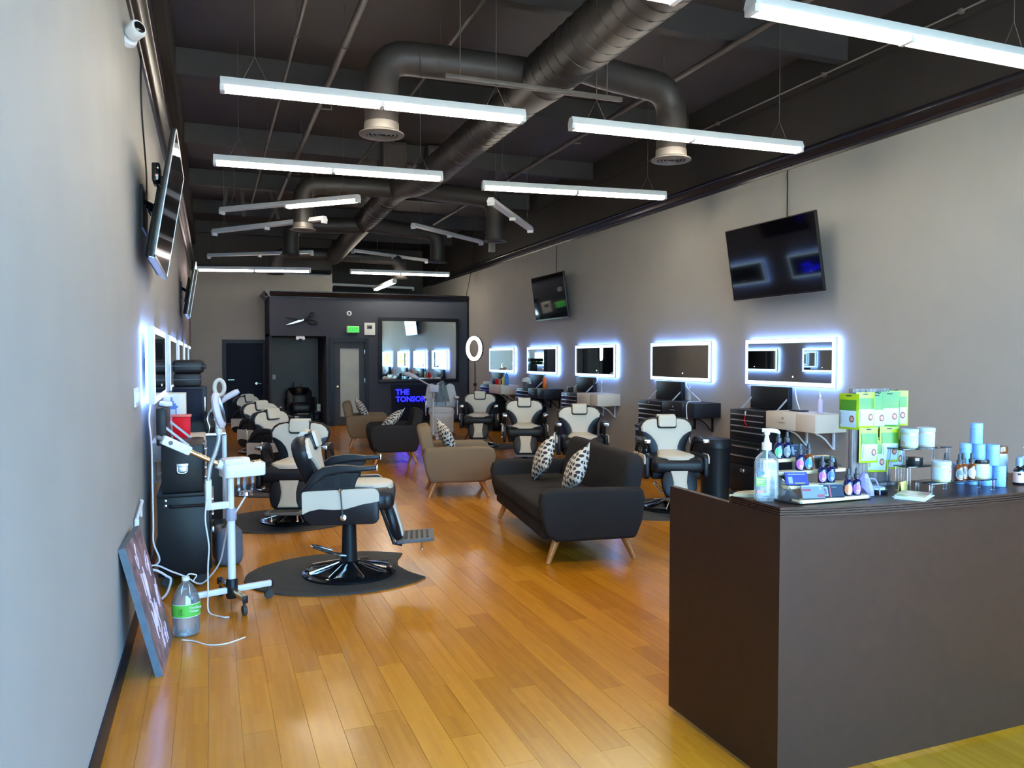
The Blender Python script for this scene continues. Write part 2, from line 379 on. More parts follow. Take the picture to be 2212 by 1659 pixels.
def rrect(x0, x1, y0, y1, r, n=4):
    return arc(x1 - r, y0 + r, r, -90, 0, n) + arc(x1 - r, y1 - r, r, 0, 90, n) + arc(x0 + r, y1 - r, r, 90, 180, n) + arc(x0 + r, y0 + r, r, 180, 270, n)
def smooth(pts, n=6):
    # Catmull-Rom through the points
    P = [Vector(p) for p in pts]; out = []
    for i in range(len(P) - 1):
        a = P[max(i - 1, 0)]; b = P[i]; c = P[i + 1]; d = P[min(i + 2, len(P) - 1)]
        for k in range(n):
            t = k / n
            out.append(0.5 * ((2 * b) + (c - a) * t + (2 * a - 5 * b + 4 * c - d) * t * t + (3 * b - a - 3 * c + d) * t ** 3))
    out.append(P[-1]); return out
def TR(x, y, z): return Matrix.Translation((x, y, z))
def RZ(a): return Matrix.Rotation(R(a), 4, 'Z')
def RX(a): return Matrix.Rotation(R(a), 4, 'X')
def RY(a): return Matrix.Rotation(R(a), 4, 'Y')
# maps (u,v,w)->(y,z,x): a panel in the YZ plane whose thickness grows to +X
YZX = Matrix(((0, 0, 1, 0), (1, 0, 0, 0), (0, 1, 0, 0), (0, 0, 0, 1)))
# maps (u,v,w)->(u, -w, v): a panel in the XZ plane facing -Y (text upright)
XZF = Matrix(((1, 0, 0, 0), (0, 0, -1, 0), (0, 1, 0, 0), (0, 0, 0, 1)))

XL, XR, YF, YB, ZC = -0.45, 6.2, -1.5, 20.8, 4.97
exec_parts = []

# ================================================================== STRUCTURE
fl = struct(MB().box(XL - .1, XR + .1, YF - .1, YB + .1, -0.1, -0.004).o('floor', 'orange_wood'))
PW = 0.14
rows = []
ncol = int((XR - XL) / PW) + 1
for c in range(ncol):
    x0 = XL + c * PW; x1 = min(x0 + PW, XR)
    y = YF + random.uniform(-1.2, 0.0)
    while y < YB:
        L = random.choice((0.92, 0.92, 1.2, 1.84, 1.84))
        a, b = max(y, YF), min(y + L, YB)
        if b - a > 0.05: rows.append((x0, x1, a, b))
        y += L
def vis_size(r):
    x0, x1, a, b = r; cx, cy = (x0 + x1) / 2, (a + b) / 2
    if b < 2.9 and not (cx > 2.2 and b > 1.9): return -1
    az = math.degrees(math.atan2(cx, cy)) - 21.17
    if abs(az) > 40: return -1
    if cx > 2.0 and a > 2.35 and b < 3.3: return -0.5
    return 1.0 / (max(a, 2.2) ** 2 + cx * cx)
rows.sort(key=vis_size, reverse=True)
meshes = {}
g = 0.0005
for x0, x1, a, b in rows[:300]:
    key = (round(x1 - x0, 3), round(b - a, 3))
    if key not in meshes:
        mb = MB(); hx, hy = (x1 - x0) / 2 - g, (b - a) / 2 - g; k = 0.0005
        vs_ = [(-hx, -hy, -.004), (hx, -hy, -.004), (hx, hy, -.004), (-hx, hy, -.004), (-hx, -hy, -k), (hx, -hy, -k), (hx, hy, -k), (-hx, hy, -k), (-hx + k, -hy + k, 0), (hx - k, -hy + k, 0), (hx - k, hy - k, 0), (-hx + k, hy - k, 0)]
        fs_ = [(0, 1, 5, 4), (1, 2, 6, 5), (2, 3, 7, 6), (3, 0, 4, 7), (4, 5, 9, 8), (5, 6, 10, 9), (6, 7, 11, 10), (7, 4, 8, 11), (8, 9, 10, 11)]
        mb.add(vs_, fs_); meshes[key] = mb.mesh('plank', 'bamboo', 20)
    p = bpy.data.objects.new('plank', meshes[key]); COL.objects.link(p); p.location = ((x0 + x1) / 2, (a + b) / 2, 0); p.parent = fl
dv, df_ = [], []
for x0, x1, a, b in rows[300:]:
    i = len(dv); k = 0.0004
    dv += [(x0 + k, a + k, 0), (x1 - k, a + k, 0), (x1 - k, b - k, 0), (x0 + k, b - k, 0)]; df_.append((i, i + 1, i + 2, i + 3))
me = bpy.data.meshes.new('distant_planks'); me.from_pydata(dv, [], df_); me.update(); me.materials.append(M['bamboo_distant'])
o = bpy.data.objects.new('distant_planks', me); COL.objects.link(o); o.parent = fl; o['kind'] = 'stuff'

ce = struct(MB().box(XL - .1, XR + .1, YF - .1, YB + 3, ZC, ZC + .1).o('ceiling', 'deck'))
for yb in (0.7, 3.5, 6.35, 9.2, 12.05, 14.9, 17.7, 20.4):
    MB().box(XL, XR, yb - .06, yb + .06, ZC - .28, ZC).o('beam', 'beam', ce)
MB().box(XL, XL + .14, YF, YB, 4.45, ZC).o('ledger', 'black_paint', ce)
MB().box(XR - .07, XR, YF, YB, 4.6, ZC).o('ledger', 'black_paint', ce)
wl_ = struct(MB().box(XL - .1, XL, YF, YB, 0, 3.84).o('wall_left', 'wall'))
MB().box(XL - .1, XL, YF, YB, 3.84, ZC).o('upper_wall', 'black_paint', wl_)
wr = struct(MB().box(XR, XR + .1, YF, YB + 3, 0, 3.84).o('wall_right', 'wall'))
MB().box(XR, XR + .1, YF, YB + 3, 3.84, ZC).o('upper_wall', 'black_paint', wr)
wb = struct(MB().box(XL, 3.0, YB, YB + .1, 0, 3.84).o('wall_back', 'backwall'))
MB().box(XL, 3.0, YB, YB + .1, 3.84, ZC).o('upper_wall', 'black_paint', wb)
MB().box(2.9, XR + .1, YB + 2.9, YB + 3, 0, ZC).box(2.9, 3.0, YB + .1, YB + 2.9, 0, ZC).o('deep_wall', 'black_paint', wb)
MB().box(2.9, XR + .1, YB, YB + 3, -.1, 0).o('deep_floor', 'black_paint', wb)
CR = [(0, 3.80), (.018, 3.80), (.022, 3.825), (.045, 3.835), (.05, 3.85), (.058, 3.86), (.095, 3.905), (.1, 3.92), (.122, 3.925), (.122, 3.95), (0, 3.95)]
struct(MB().prism([(XL + u, v) for u, v in CR], YF, YB, 'xz').o('trim_1', 'crown', ang=25))
struct(MB().prism([(XR - u, v) for u, v in CR], YF, YB + 2, 'xz').o('trim_2', 'crown', ang=25))
struct(MB().prism([(YB - u, v) for u, v in CR], XL, 2.95, 'yz').o('trim_3', 'crown', ang=25))
BB = [(0, 0), (.016, 0), (.016, .085), (.008, .105), (0, .105)]
struct(MB().prism([(XL + u, v) for u, v in BB], YF, YB, 'xz').o('baseboard_left', 'frame_black'))
struct(MB().prism([(XR - u, v) for u, v in BB], YF, 19.05, 'xz').o('baseboard_right', 'frame_black'))

# partition with alcove, door and mirror
YP = 19.1
mb = MB()
mb.box(1.30, 2.60, YP, YP + .12, 2.17, 3.10); mb.box(2.60, 2.71, YP, YP + .12, 0, 3.10); mb.box(2.71, 3.60, YP, YP + .12, 2.12, 3.10); mb.box(3.60, XR - .04, YP, YP + .12, 0, 3.10)
mb.box(1.30, 1.36, YP + .12, YB, 2.17, 3.10); mb.box(1.30, 1.36, YP + .25, YB, 0, 2.17)
mb.box(2.60, 2.66, YP + .12, YB, 0, 2.2); mb.box(1.30, 2.60, YP + .12, YB - .1, 2.17, 2.23); mb.box(2.66, XR, YP + 1.2, YP + 1.25, 0, 3.0)
wp = struct(mb.o('wall_partition', 'partition'))
MB().prism([(YP - u, v - 0.72) for u, v in CR], 1.30 - .1, XR - .04, 'yz').o('crown_moulding', 'crown', wp, ang=25)
MB().prism([(1.30 - u, v - 0.72) for u, v in CR], YP - .12, YB, 'xz').o('crown_moulding', 'crown', wp, ang=25)
mat('alcove', (0.17, 0.172, 0.165), 0.8, var=0.05, vscale=2, spec=0.1); MB().box(1.36, 2.60, YB - .14, YB, 0, 2.17).o('alcove_back', 'alcove', wp)
MB().box(XR - .04, XR, YP - .04, YP + .12, 0, 3.2).o('corner_post', 'frame_black', wp)
for a, b in ((2.60, 2.70), (3.61, 4.2), (5.45, 6.16)): MB().box(a, b, YP - .014, YP, 0, .1).o('baseboard', 'frame_black', wp)

d1 = struct(MB().box(.36, 1.24, YB - .02, YB, 0.01, 2.02).o('door_1', 'door_dark'))
for a, b, c, d in ((.27, .36, 0, 2.11), (1.24, 1.30, 0, 2.11), (.36, 1.24, 2.02, 2.11)): MB().box(a, b, YB - .04, YB - .001, c, d).o('door_frame', 'frame_black', d1)
MB().box(.40, .55, YB - .07, YB - .05, 1.09, 1.105).o('push_bar', 'steel', d1)
h = MB().tube([(1.08, YB - .02, 1.0), (1.08, YB - .07, 1.0)], .018, 10); h.tube([(1.08, YB - .07, 1.0), (1.2, YB - .07, .995)], .009, 8); h.lathe([(.03, 0), (.03, .006), (0, .006)], 14, X=TR(1.08, YB - .02, 1.0) @ RX(90)); h.o('door_handle', 'steel', d1)
d2 = struct(MB().box(2.77, 2.93, YP + .02, YP + .06, 0.01, 2.04).box(3.39, 3.53, YP + .02, YP + .06, 0.01, 2.04).box(2.93, 3.39, YP + .02, YP + .06, 1.88, 2.04).box(2.93, 3.39, YP + .02, YP + .06, .01, .22).o('door_2', 'door_grey'))
MB().box(2.93, 3.39, YP + .035, YP + .045, .22, 1.88).o('frosted_pane', 'frosted', d2)
for a, b, c, d in ((2.68, 2.77, 0, 2.13), (3.53, 3.62, 0, 2.13), (2.77, 3.53, 2.04, 2.13)): MB().box(a, b, YP - .03, YP + .07, c, d).o('door_frame', 'frame_black', d2)
MB().lathe([(.03, 0), (.03, .008), (.012, .01), (.012, .03), (.03, .045), (.034, .06), (.02, .075), (0, .078)], 16, X=TR(2.86, YP + .02, .95) @ RX(90)).o('door_knob', 'brass', d2)
for z in (.3, 1.05, 1.75): MB().box(3.515, 3.535, YP + .0, YP + .02, z, z + .1).o('hinge', 'steel', d2)

# storefront behind the camera
wf = struct(MB().box(XL - .1, XR + .1, YF - .1, YF, 3.35, ZC).box(XL - .1, -.32, YF - .1, YF, 0, 3.35).box(6.05, XR + .1, YF - .1, YF, 0, 3.35).box(-.32, 6.05, YF - .1, YF, 0, .10).o('wall_front', 'wall'))
xs = [-.32, 1.25, 2.85, 4.45, 6.05]
for i in range(4):
    wn_ = struct(MB().box(xs[i] + .03, xs[i + 1] - .03, YF - .055, YF - .045, .13, 3.32).o('window_%d' % (i + 1), 'window_glass'))
    fr_ = MB().box(xs[i], xs[i] + .03, YF - .1, YF, .1, 3.35).box(xs[i + 1] - .03, xs[i + 1], YF - .1, YF, .1, 3.35).box(xs[i], xs[i + 1], YF - .1, YF, .1, .13).box(xs[i], xs[i + 1], YF - .1, YF, 3.32, 3.35).box(xs[i], xs[i + 1], YF - .1, YF, 2.3, 2.35)
    fr_.o('window_frame', 'anodized', wn_)
struct(MB().box(-30, 40, -45, YF - .11, -.2, -.12).o('pavement', 'asphalt'))
for i, (tx, ty, lab) in enumerate(((-3.2, -10.5, 'bushy green street tree outside the shop window, left of the trio'), (1.5, -12, 'bushy green street tree outside the shop window, middle of the trio'), (6.4, -11, 'bushy green street tree outside the shop window, right of the trio'))):
    t = T('street_tree', lab, 'tree', (tx, ty, -.12), group='street trees outside')
    MB().tube(smooth([(0, 0, 0), (.05, .03, 1.2), (-.03, 0, 2.3), (.05, .05, 3.2)], 4), [.14] * 3 + [.12] * 5 + [.09] * 4 + [.05], 9).o('trunk', 'bark', t)
    mb = MB(); rr = random.Random(i)
    for k in range(1500):
        a, b_ = rr.uniform(0, 6.28), rr.uniform(-1, 1); q = 1.9 * rr.uniform(.5, 1)
        c = Vector((q * math.sqrt(1 - b_ * b_) * math.cos(a), q * math.sqrt(1 - b_ * b_) * math.sin(a), 2.1 + b_ * q * .9))
        Xm = TR(*c) @ Matrix.Rotation(rr.uniform(0, 6.28), 4, Vector((rr.uniform(-1, 1), rr.uniform(-1, 1), rr.uniform(-1, 1))).normalized())
        mb.add([(-.13, 0, 0), (0, -.06, .02), (.13, 0, 0), (0, .06, .02)], [(0, 1, 2, 3)], Xm)
    f_ = mb.o('foliage', 'leaf', t); f_['kind'] = 'stuff'

# ================================================================== CEILING EQUIPMENT
def fixture(p1, p2, z, label, lit=(1, 1), tubemat='tube_lit', wires=True):
    a = Vector((p1[0], p1[1], 0)); b = Vector((p2[0], p2[1], 0)); d = b - a; L = d.length; c = (a + b) / 2
    t = T('fluorescent_fixture', label, 'light fixture', (c.x, c.y, z), math.atan2(d.y, d.x), group='suspended fluorescent strip lights')
    h = L / 2
    MB().prism([(-.035, .10), (.035, .10), (.058, .05), (.058, .035), (-.058, .035), (-.058, .05)], -h, h, 'yz').o('housing', 'white_metal', t)
    for k, s in enumerate((-1, 1)):
        x0, x1 = (-h + .03, -.03) if s < 0 else (.03, h - .03)
        for y in (-.028, .028):
            if lit[k]: MB().tube([(x0, y, .012), (x1, y, .012)], .019, 10).o('tube', tubemat, t)
    for x in (-h + .015, 0, h - .015):
        MB().rbox(x - .018, x + .018, -.05, .05, -.008, .04, .004).o('socket', 'white_metal', t)
    if wires:
        for x in (-h + .25, h - .25):
            mb = MB(); top = ZC - .01 - z
            mb.tube([(x, 0, .28), (x, 0, top)], .003, 5); mb.tube([(x - .09, 0, .10), (x, 0, .28), (x + .09, 0, .10)], .003, 5)
            mb.o('hanger_wire', 'pipe', t)
    return t
fixture((.06, 3.84), (2.50, 3.84), 3.67, 'lit double-tube strip light beside the large air duct, closest to the storefront')
fixture((2.97, 3.81), (5.41, 3.80), 3.67, 'lit double-tube strip light above the reception counter')
fixture((.093, 6.35), (2.531, 6.25), 3.67, 'lit double-tube strip light crossing in front of the left round vent drop nearest the counter')
fixture((2.971, 6.25), (5.408, 6.15), 3.66, 'lit double-tube strip light crossing in front of the right round vent drop')
fixture((.052, 8.77), (2.487, 8.63), 3.67, 'lit double-tube strip light under the sprinkler pipes on the second barber row')
fixture((3.136, 9.10), (5.56, 8.82), 3.72, 'lit double-tube strip light beside the right wall moulding between the televisions')
fixture((.177, 12.61), (1.947, 10.93), 3.82, 'slanting strip light with only one glowing half', lit=(0, 1))
fixture((.075, 13.87), (1.628, 11.99), 3.68, 'unlit slanting white strip light behind the half glowing one', lit=(0, 0))
fixture((-.02, 18.12), (2.016, 16.78), 3.80, 'unlit slanting strip light in front of the pinkish glowing one', lit=(0, 0))
fixture((-.238, 18.2), (2.068, 17.6), 3.53, 'pinkish glowing strip light along the back left crown moulding', tubemat='tube_pink')
fixture((3.115, 18.7), (5.509, 18.5), 3.66, 'lit strip light above the partition mirror')
fixture((3.525, 14.18), (5.401, 15.75), 4.05, 'unlit slanting white strip light beside the far right vent drop', lit=(0, 0))
fixture((3.61, 10.13), (5.026, 12.12), 3.75, 'unlit steeply slanting strip light hanging below a black vent drop', lit=(0, 0))
fixture((3.104, 18.25), (5.204, 19.49), 4.08, 'unlit thin strip light high above the partition', lit=(0, 0))
fixture((3.161, 22.08), (5.578, 22.42), 3.63, 'unlit strip light in the dark space behind the partition top', lit=(0, 0))
fixture((4.03, 18.0), (4.02, 20.2), 3.40, 'lit strip light running crosswise over the partition crown')

def path_round(pts, r, n=5):
    P = [Vector(p) for p in pts]; out = [P[0]]
    for i in range(1, len(P) - 1):
        a = (P[i - 1] - P[i]).normalized(); b = (P[i + 1] - P[i]).normalized()
        p0 = P[i] + a * r; p2 = P[i] + b * r
        for k in range(n + 1):
            t = k / n; out.append(p0 * (1 - t) ** 2 + P[i] * 2 * t * (1 - t) + p2 * t * t)
    out.append(P[-1]); return out
def helix(p0, p1, r, pitch):
    p0 = Vector(p0); p1 = Vector(p1); d = p1 - p0; L = d.length; q = d.to_track_quat('Z', 'Y'); n = int(L / pitch) * 16
    return [p0 + q @ Vector((r * math.cos(2 * math.pi * i / 16), r * math.sin(2 * math.pi * i / 16), L * i / n)) for i in range(n + 1)]
duct = T('air_duct', 'large black spiral air duct with side branches and round drops under the ceiling', 'air duct', (0, 0, 0))
main = [(2.95, YF + .3, 4.28), (2.95, 6.7, 4.28)]
mt = MB().tube(main, .24, 28).o('main_trunk', 'duct', duct)
MB().tube(helix(main[0], main[1], .241, .16), .006, 4).o('spiral_seam', 'duct', mt)
MB().tube([(2.95, 6.7, 4.28), (2.95, 7.15, 4.26)], [.243, .205], 28).o('reducer', 'duct', duct)
m2 = path_round([(2.95, 7.1, 4.26), (2.95, 11.4, 4.26), (2.82, 12.3, 4.38), (2.82, 15.2, 4.30), (2.80, 19.2, 4.10)], .5)
mt = MB().tube(m2, .2, 24).o('main_trunk', 'duct', duct)
MB().tube(helix((2.95, 7.1, 4.26), (2.95, 11.0, 4.26), .201, .15), .005, 4).o('spiral_seam', 'duct', mt)
MB().tube(helix((2.82, 12.8, 4.36), (2.82, 15.0, 4.305), .201, .15), .005, 4).o('spiral_seam', 'duct', mt)
def branch(x0, x1, y, z0, zb, r, dy=0.0, grille=True):
    s = 1 if x1 > x0 else -1
    mid = x0 + (x1 - x0) * .45
    pts = path_round([(x0, y - dy, z0), (mid, y - dy * .3, z0 - .02), (x1, y, z0 - .04), (x1, y, zb + .05)], .26, 5)
    b = MB().tube(pts, r, 20).o('branch', 'duct', duct)
    MB().tube(helix((mid + .2 * s, y - dy * .25, z0 - .022), (x1 - .3 * s, y, z0 - .035), r + .001, .17), .004, 4).o('spiral_seam', 'duct', b)
    g_ = MB().lathe([(r, .10), (r + .005, .10), (r + .008, .03), (r + .05, .01), (r + .052, 0), (r + .02, -.004), (r - .004, 0), (r - .004, .1)], 24, (x1, y, zb), cap=False).o('drop_collar', 'grille' if grille else 'duct', duct)
    mb = MB()
    for q in (.25, .5, .75, .97):
        mb.lathe([(r * q, 0), (r * q + .012, -.002), (r * q + .03, .018), (r * q + .026, .02), (r * q, .004), (r * q, 0)], 24, (x1, y, zb), cap=False)
    mb.o('grille_rings', 'grille' if grille else 'duct', duct)
    MB().lathe([(0, .05), (r * .99, .05), (r * .99, .052), (0, .052)], 20, (x1, y, zb)).o('damper', 'black_paint', duct)
branch(2.95, 1.42, 6.83, 4.33, 3.60, .145, -.05); branch(2.95, 4.27, 6.67, 4.33, 3.60, .145, .25)
branch(2.9, 1.34, 12.3, 4.34, 3.60, .145); branch(2.85, 4.47, 12.35, 4.34, 3.60, .15, .3, False)
branch(2.82, 1.45, 15.42, 4.22, 3.60, .15, .2, False); branch(2.82, 4.35, 15.46, 4.24, 3.60, .15, .3, False)
branch(2.8, 1.44, 19.0, 4.12, 3.60, .15, 0, False); branch(2.8, 4.39, 19.0, 4.12, 3.60, .15, 0, False)
for (x, y, z) in ((2.95, 4.2, 4.28), (2.95, 9.2, 4.26), (2.82, 14.0, 4.33)):
    MB().tube([(x - .2, y, z + .15), (x - .2, y, ZC)], .006, 6).tube([(x + .2, y, z + .15), (x + .2, y, ZC)], .006, 6).o('hanger_rod', 'pipe', duct)
# unistrut rail carrying the branch pair
tag(MB().rbox(1.867, 3.55, 6.36, 6.40, 4.0, 4.04, .004).tube([(2.0, 6.38, 4.04), (2.0, 6.38, ZC)], .005, 6).tube([(3.4, 6.38, 4.04), (3.4, 6.38, ZC)], .005, 6).o('strut_rail', 'pipe'), 'thin dark steel rail hung under the first duct branches', 'rail')

def pipe(x, z, y0, y1, r, label, drops=()):
    t = T('sprinkler_pipe', label, 'pipe', (x, y0, z))
    MB().tube([(0, 0, 0), (0, y1 - y0, 0)], r, 10).o('pipe_run', 'pipe', t)
    for y in [y0 + .8 + 1.9 * k for k in range(int((y1 - y0) / 1.9))]:
        mb = MB().tube([(0, y - y0, r), (0, y - y0, ZC - z)], .005, 5); mb.tube([(math.cos(a) * (r + .006), y - y0, math.sin(a) * (r + .006)) for a in [2 * math.pi * i / 12 for i in range(12)]], .005, 5, closed=True)
        mb.o('pipe_hanger', 'pipe', t)
    for y in drops:
        MB().tube([(0, y - y0, 0), (.16, y - y0, 0), (.16, y - y0, .10)], .012, 8).lathe([(.028, 0), (.028, .004), (.006, .006), (.006, .03), (.02, .032)], 10, (.16, y - y0, .10)).o('sprinkler_head', 'pipe', t)
pipe(.77, 4.62, 1.0, 16.0, .017, 'thin sprinkler pipe running along the ceiling near the left wall')
pipe(1.215, 4.60, 1.0, 19.0, .034, 'thick sprinkler pipe running beside the thin one under the ceiling', (6.2, 9.5, 13))
pipe(2.15, 4.62, 1.0, 12.0, .02, 'thin ceiling pipe running just left of the main air duct')
pipe(4.70, 4.645, 1.0, 19.0, .03, 'thick ceiling pipe running right of the main air duct', (9.9,))
cdt = T('conduit', 'thin pale conduit running along the black upper right wall', 'conduit', (0, 0, 0))
MB().tube([(6.10, 3.0, 4.655), (6.10, 9.2, 4.655), (6.10, 9.3, 4.60), (6.10, 9.3, 4.5)], .010, 8).o('conduit_run', 'grille', cdt)
for y in (3.9, 4.98, 6.6, 8.45): MB().rbox(6.085, 6.128, y - .02, y + .02, 4.635, 4.675, .003).o('conduit_clip', 'grille', cdt)
for (bx, by, bz, sx, sy, sz, nm, lab, mm) in ((5.35, 14.95, 3.95, .13, .08, .30, 'junction_box', 'tall junction box hanging beside the far right vent drop', 'grille'), (2.65, 12.0, 4.68, .36, .5, .5, 'ceiling_plenum', 'grey sheet metal plenum box on the ceiling left of the duct', 'deck'), (3.35, 12.0, 4.68, .36, .5, .5, 'ceiling_plenum', 'grey sheet metal plenum box on the ceiling right of the duct', 'deck')):
    o = T(nm, lab, 'junction box' if nm[0] == 'j' else 'plenum box', (bx, by, bz))
    MB().rbox(-sx / 2, sx / 2, -sy / 2, sy / 2, -sz / 2, sz / 2, .006).o('housing', mm, o); MB().box(-sx * .4, sx * .4, -sy / 2 - .006, -sy / 2, -sz * .4, sz * .4).o('cover_plate', mm, o)
    MB().tube([(0, 0, sz / 2), (0, 0, ZC - bz)], .012, 8).o('drop_conduit', 'pipe', o)
# exposed insulation and studs by the left rear of the ceiling
for k, (x, y, rzz) in enumerate(((.25, 15.6, 8), (.62, 15.6, -4), (1.25, 15.7, -15))):
    tag(MB().box(-.03, .03, -.03, .03, 0, .62).o('ceiling_stud', 'pipe', None, (x, y, ZC - .65), (0, R(rzz), 0)), 'bare wooden stud above the unlit slanting lights, %s' % ('beside the left wall', 'between two other studs', 'beside the sprinkler pipe')[k], 'stud')

# ================================================================== TELEVISIONS
def tv(c, yaw, tilt, label, W=1.5, wallx=XR):
    t = T('television', label, 'television', c, 0, rot=(0, 0, yaw))
    tm = RY(math.degrees(tilt)); h = W * 9 / 32; ww = W / 2
    body = MB().rbox(-.035, -.004, -ww, ww, -h, h, .006, X=tm).o('bezel', 'tv_body', t)
    MB().box(-.004, -.001, -ww + .012, ww - .012, -h + .02, h - .012, X=tm).o('screen', 'screen', t)
    fr_ = MB()
    for a in ((-ww, ww, h - .010, h), (-ww, ww, -h, -h + .016)): fr_.box(-.005, .001, a[0], a[1], a[2], a[3], X=tm)
    for a in (-ww, ww - .010): fr_.box(-.005, .001, a, a + .010, -h, h, X=tm)
    fr_.o('edge_trim', 'silver_trim' if wallx < 0 else 'tv_body', t)
    MB().rbox(-.075, -.03, -ww * .8, ww * .8, -h, -h * .1, .02, X=tm).o('rear_housing', 'tv_body', t)
    MB().box(-.035, -.003, -ww, ww, -h - .006, -h, X=tm).o('bottom_edge', 'silver_trim', t)
    dist = abs(wallx - c[0])
    mb = MB().box(-.10, -.07, -.25, .25, -.2, .2, X=tm); mb.box(-dist + .004, -dist + .02, -.22, .22, -.15, .15)
    mb.tube([(-dist + .02, -.1, .05), (-dist * .5, -.18, 0), (-.08, -.1, 0)], .018, 8).tube([(-dist + .02, .1, .05), (-dist * .5, .18, 0), (-.08, .1, 0)], .018, 8)
    mb.o('wall_mount', 'black_plastic', t)
    return t
tvr = tv((5.91, 7.17, 2.763), math.pi, .165, 'black flat television tilted from the right wall above the mirror closest to the counter')
tv((6.0, 13.56, 2.806), math.pi, .135, 'black flat television on the right wall further back, past the first one')
tvl = tv((-.257, 6.27, 2.715), 0, .166, 'black flat television on the left wall above the closest lit mirror', wallx=XL)
MB().rbox(-.09, -.04, -.62, -.40, .10, .22, .01).o('media_box', 'black_gloss', tvl); MB().box(-.066, -.060, -.624, -.6195, .13, .138).o('indicator_led', 'red_led', tvl)
tv((-.262, 14.0, 2.75), 0, .16, 'black flat television on the left wall near the back door', wallx=XL)
def cord(name, pts, r, m, label, cat='cord', n=5, group=None, parent=None):
    o = MB().tube(smooth(pts, 6), r, 6).o(name, m, parent)
    if not parent: tag(o, label, cat, group)
    return o
cord('power_cord', [(6.193, 7.24, 3.80), (6.193, 7.25, 3.74), (6.19, 7.24, 3.6), (6.19, 7.24, 3.0)], .007, 'cord_black', 'black cord hanging from the right moulding to the television closest to the counter')
cord('power_cord', [(6.193, 13.64, 3.80), (6.19, 13.64, 3.3), (6.19, 13.62, 3.0)], .007, 'cord_black', 'black cord hanging from the right moulding to the rear television')
cord('power_cord', [(-.44, 6.25, 3.80), (-.44, 6.2, 3.62), (-.44, 6.25, 3.4), (-.435, 6.5, 3.05), (-.43, 6.45, 2.8), (-.40, 6.35, 2.7)], .006, 'cord_black', 'black cord running down the left wall to the television')
cord('power_cord', [(6.19, 18.9, 3.78), (6.16, 18.6, 4.2), (6.1, 18.3, 4.6)], .01, 'cord_black', 'black cable looping above the moulding beside the partition')
cord('power_cord', [(6.1, 19.0, 3.22), (6.15, 18.95, 3.5), (6.19, 18.9, 3.8)], .01, 'cord_black', 'black cable climbing from the partition top to the right moulding')

# ================================================================== WALL ITEMS
def dome_camera(loc, X, label, s=1.0):
    t = T('security_camera', label, 'security camera', loc)
    MB().lathe([(.055 * s, 0), (.058 * s, .01 * s), (.05 * s, .03 * s), (.03 * s, .035 * s)], 18, X=X).o('mount_base', 'white_plastic', t)
    MB().lathe([(.0, -.02), (.025, -.015), (.043, 0), (.045, .05), (.04, .062), (.0, .064)], 18, X=X @ TR(0, 0, .055 * s) @ RX(0) @ Matrix.Scale(s, 4)).o('camera_body', 'white_plastic', t)
    MB().lathe([(.028, 0), (.03, .004), (.02, .012), (0, .014)], 16, X=X @ TR(0, 0, .118 * s) @ Matrix.Scale(s, 4)).o('lens', 'black_gloss', t)
dome_camera((XL, 5.2, 3.55), RZ(-40) @ RY(75) @ RX(10), 'white dome security camera high on the left wall beside the moulding', 1.15)
t = T('ceiling_speaker', 'small round white sensor with black centre above the exit sign', 'sensor', (3.15, YP, 2.73))
MB().lathe([(.06, 0), (.06, .012), (.03, .02)], 20, X=RX(90)).o('rim', 'white_plastic', t); MB().lathe([(.032, 0), (.03, .024), (0, .026)], 16, X=RX(90)).o('lens', 'black_gloss', t)
t = T('emergency_light', 'white twin-head emergency light under the alcove soffit', 'emergency light', (2.0, YP + .06, 2.17))
MB().rbox(-.10, .10, -.05, .05, -.07, 0, .01).o('housing', 'white_plastic', t)
for x in (-.07, .07): MB().lathe([(.035, 0), (.038, .03), (.03, .05), (0, .052)], 14, X=TR(x, -.03, -.075) @ RX(70)).o('lamp_head', 'white_plastic', t)
t = T('exit_sign', 'green lit exit sign above the glass panelled door', 'exit sign', (3.235, YP, 2.34))
MB().rbox(-.155, .155, -.05, 0, -.085, .085, .015).o('housing', 'exit_body', t); MB().rbox(-.115, .135, -.056, -.048, -.07, .07, .004).o('face', 'exit_green', t)
text('exit_lettering', 'EXIT', .115, 'label_green', t, TR(.01, -.057, -.04) @ XZF, .001, 0.002, 'CENTER')
t = T('framed_notice', 'white framed notice with a dark picture beside the exit sign', 'notice', (3.65, YP, 2.36))
MB().box(-.13, .13, -.012, 0, -.15, .15).o('sheet', 'paper', t); MB().rbox(-.07, .06, -.016, -.012, .0, .09, .004).o('picture', 'grey_plastic', t); MB().box(-.04, .045, -.018, -.016, .02, .06).o('picture_inset', 'black_plastic', t)
# scissors wall art
t = T('scissors_decoration', 'oversized open scissors wall decoration with black handles on the partition', 'wall decoration', (2.06, YP - .03, 2.555))
def blade(ang, L, w):
    a = R(ang); X = RY(-ang)
    return MB().prism([(0, -w / 2), (L * .1, -w / 2), (L, -w * .05), (L, w * .05), (L * .6, w * .45), (0, w / 2)], -.008, .008, 'xz', .003, 1, X=X)
blade(172, .42, .04).o('blade', 'black_plastic', t)
blade(198, .42, .055).o('blade', 'steel', t)
def loop(cx, cz, rx, rz, rot): return [(cx + rx * math.cos(a) * math.cos(R(rot)) - rz * math.sin(a) * math.sin(R(rot)), 0, cz + rx * math.cos(a) * math.sin(R(rot)) + rz * math.sin(a) * math.cos(R(rot))) for a in [2 * math.pi * i / 20 for i in range(20)]]
MB().tube(loop(.205, .125, .055, .05, 30), .014, 8, closed=True).tube([(0, 0, 0), (.08, 0, .03), (.16, 0, .10)], [.022, .018, .014], 8).o('handle', 'black_plastic', t)
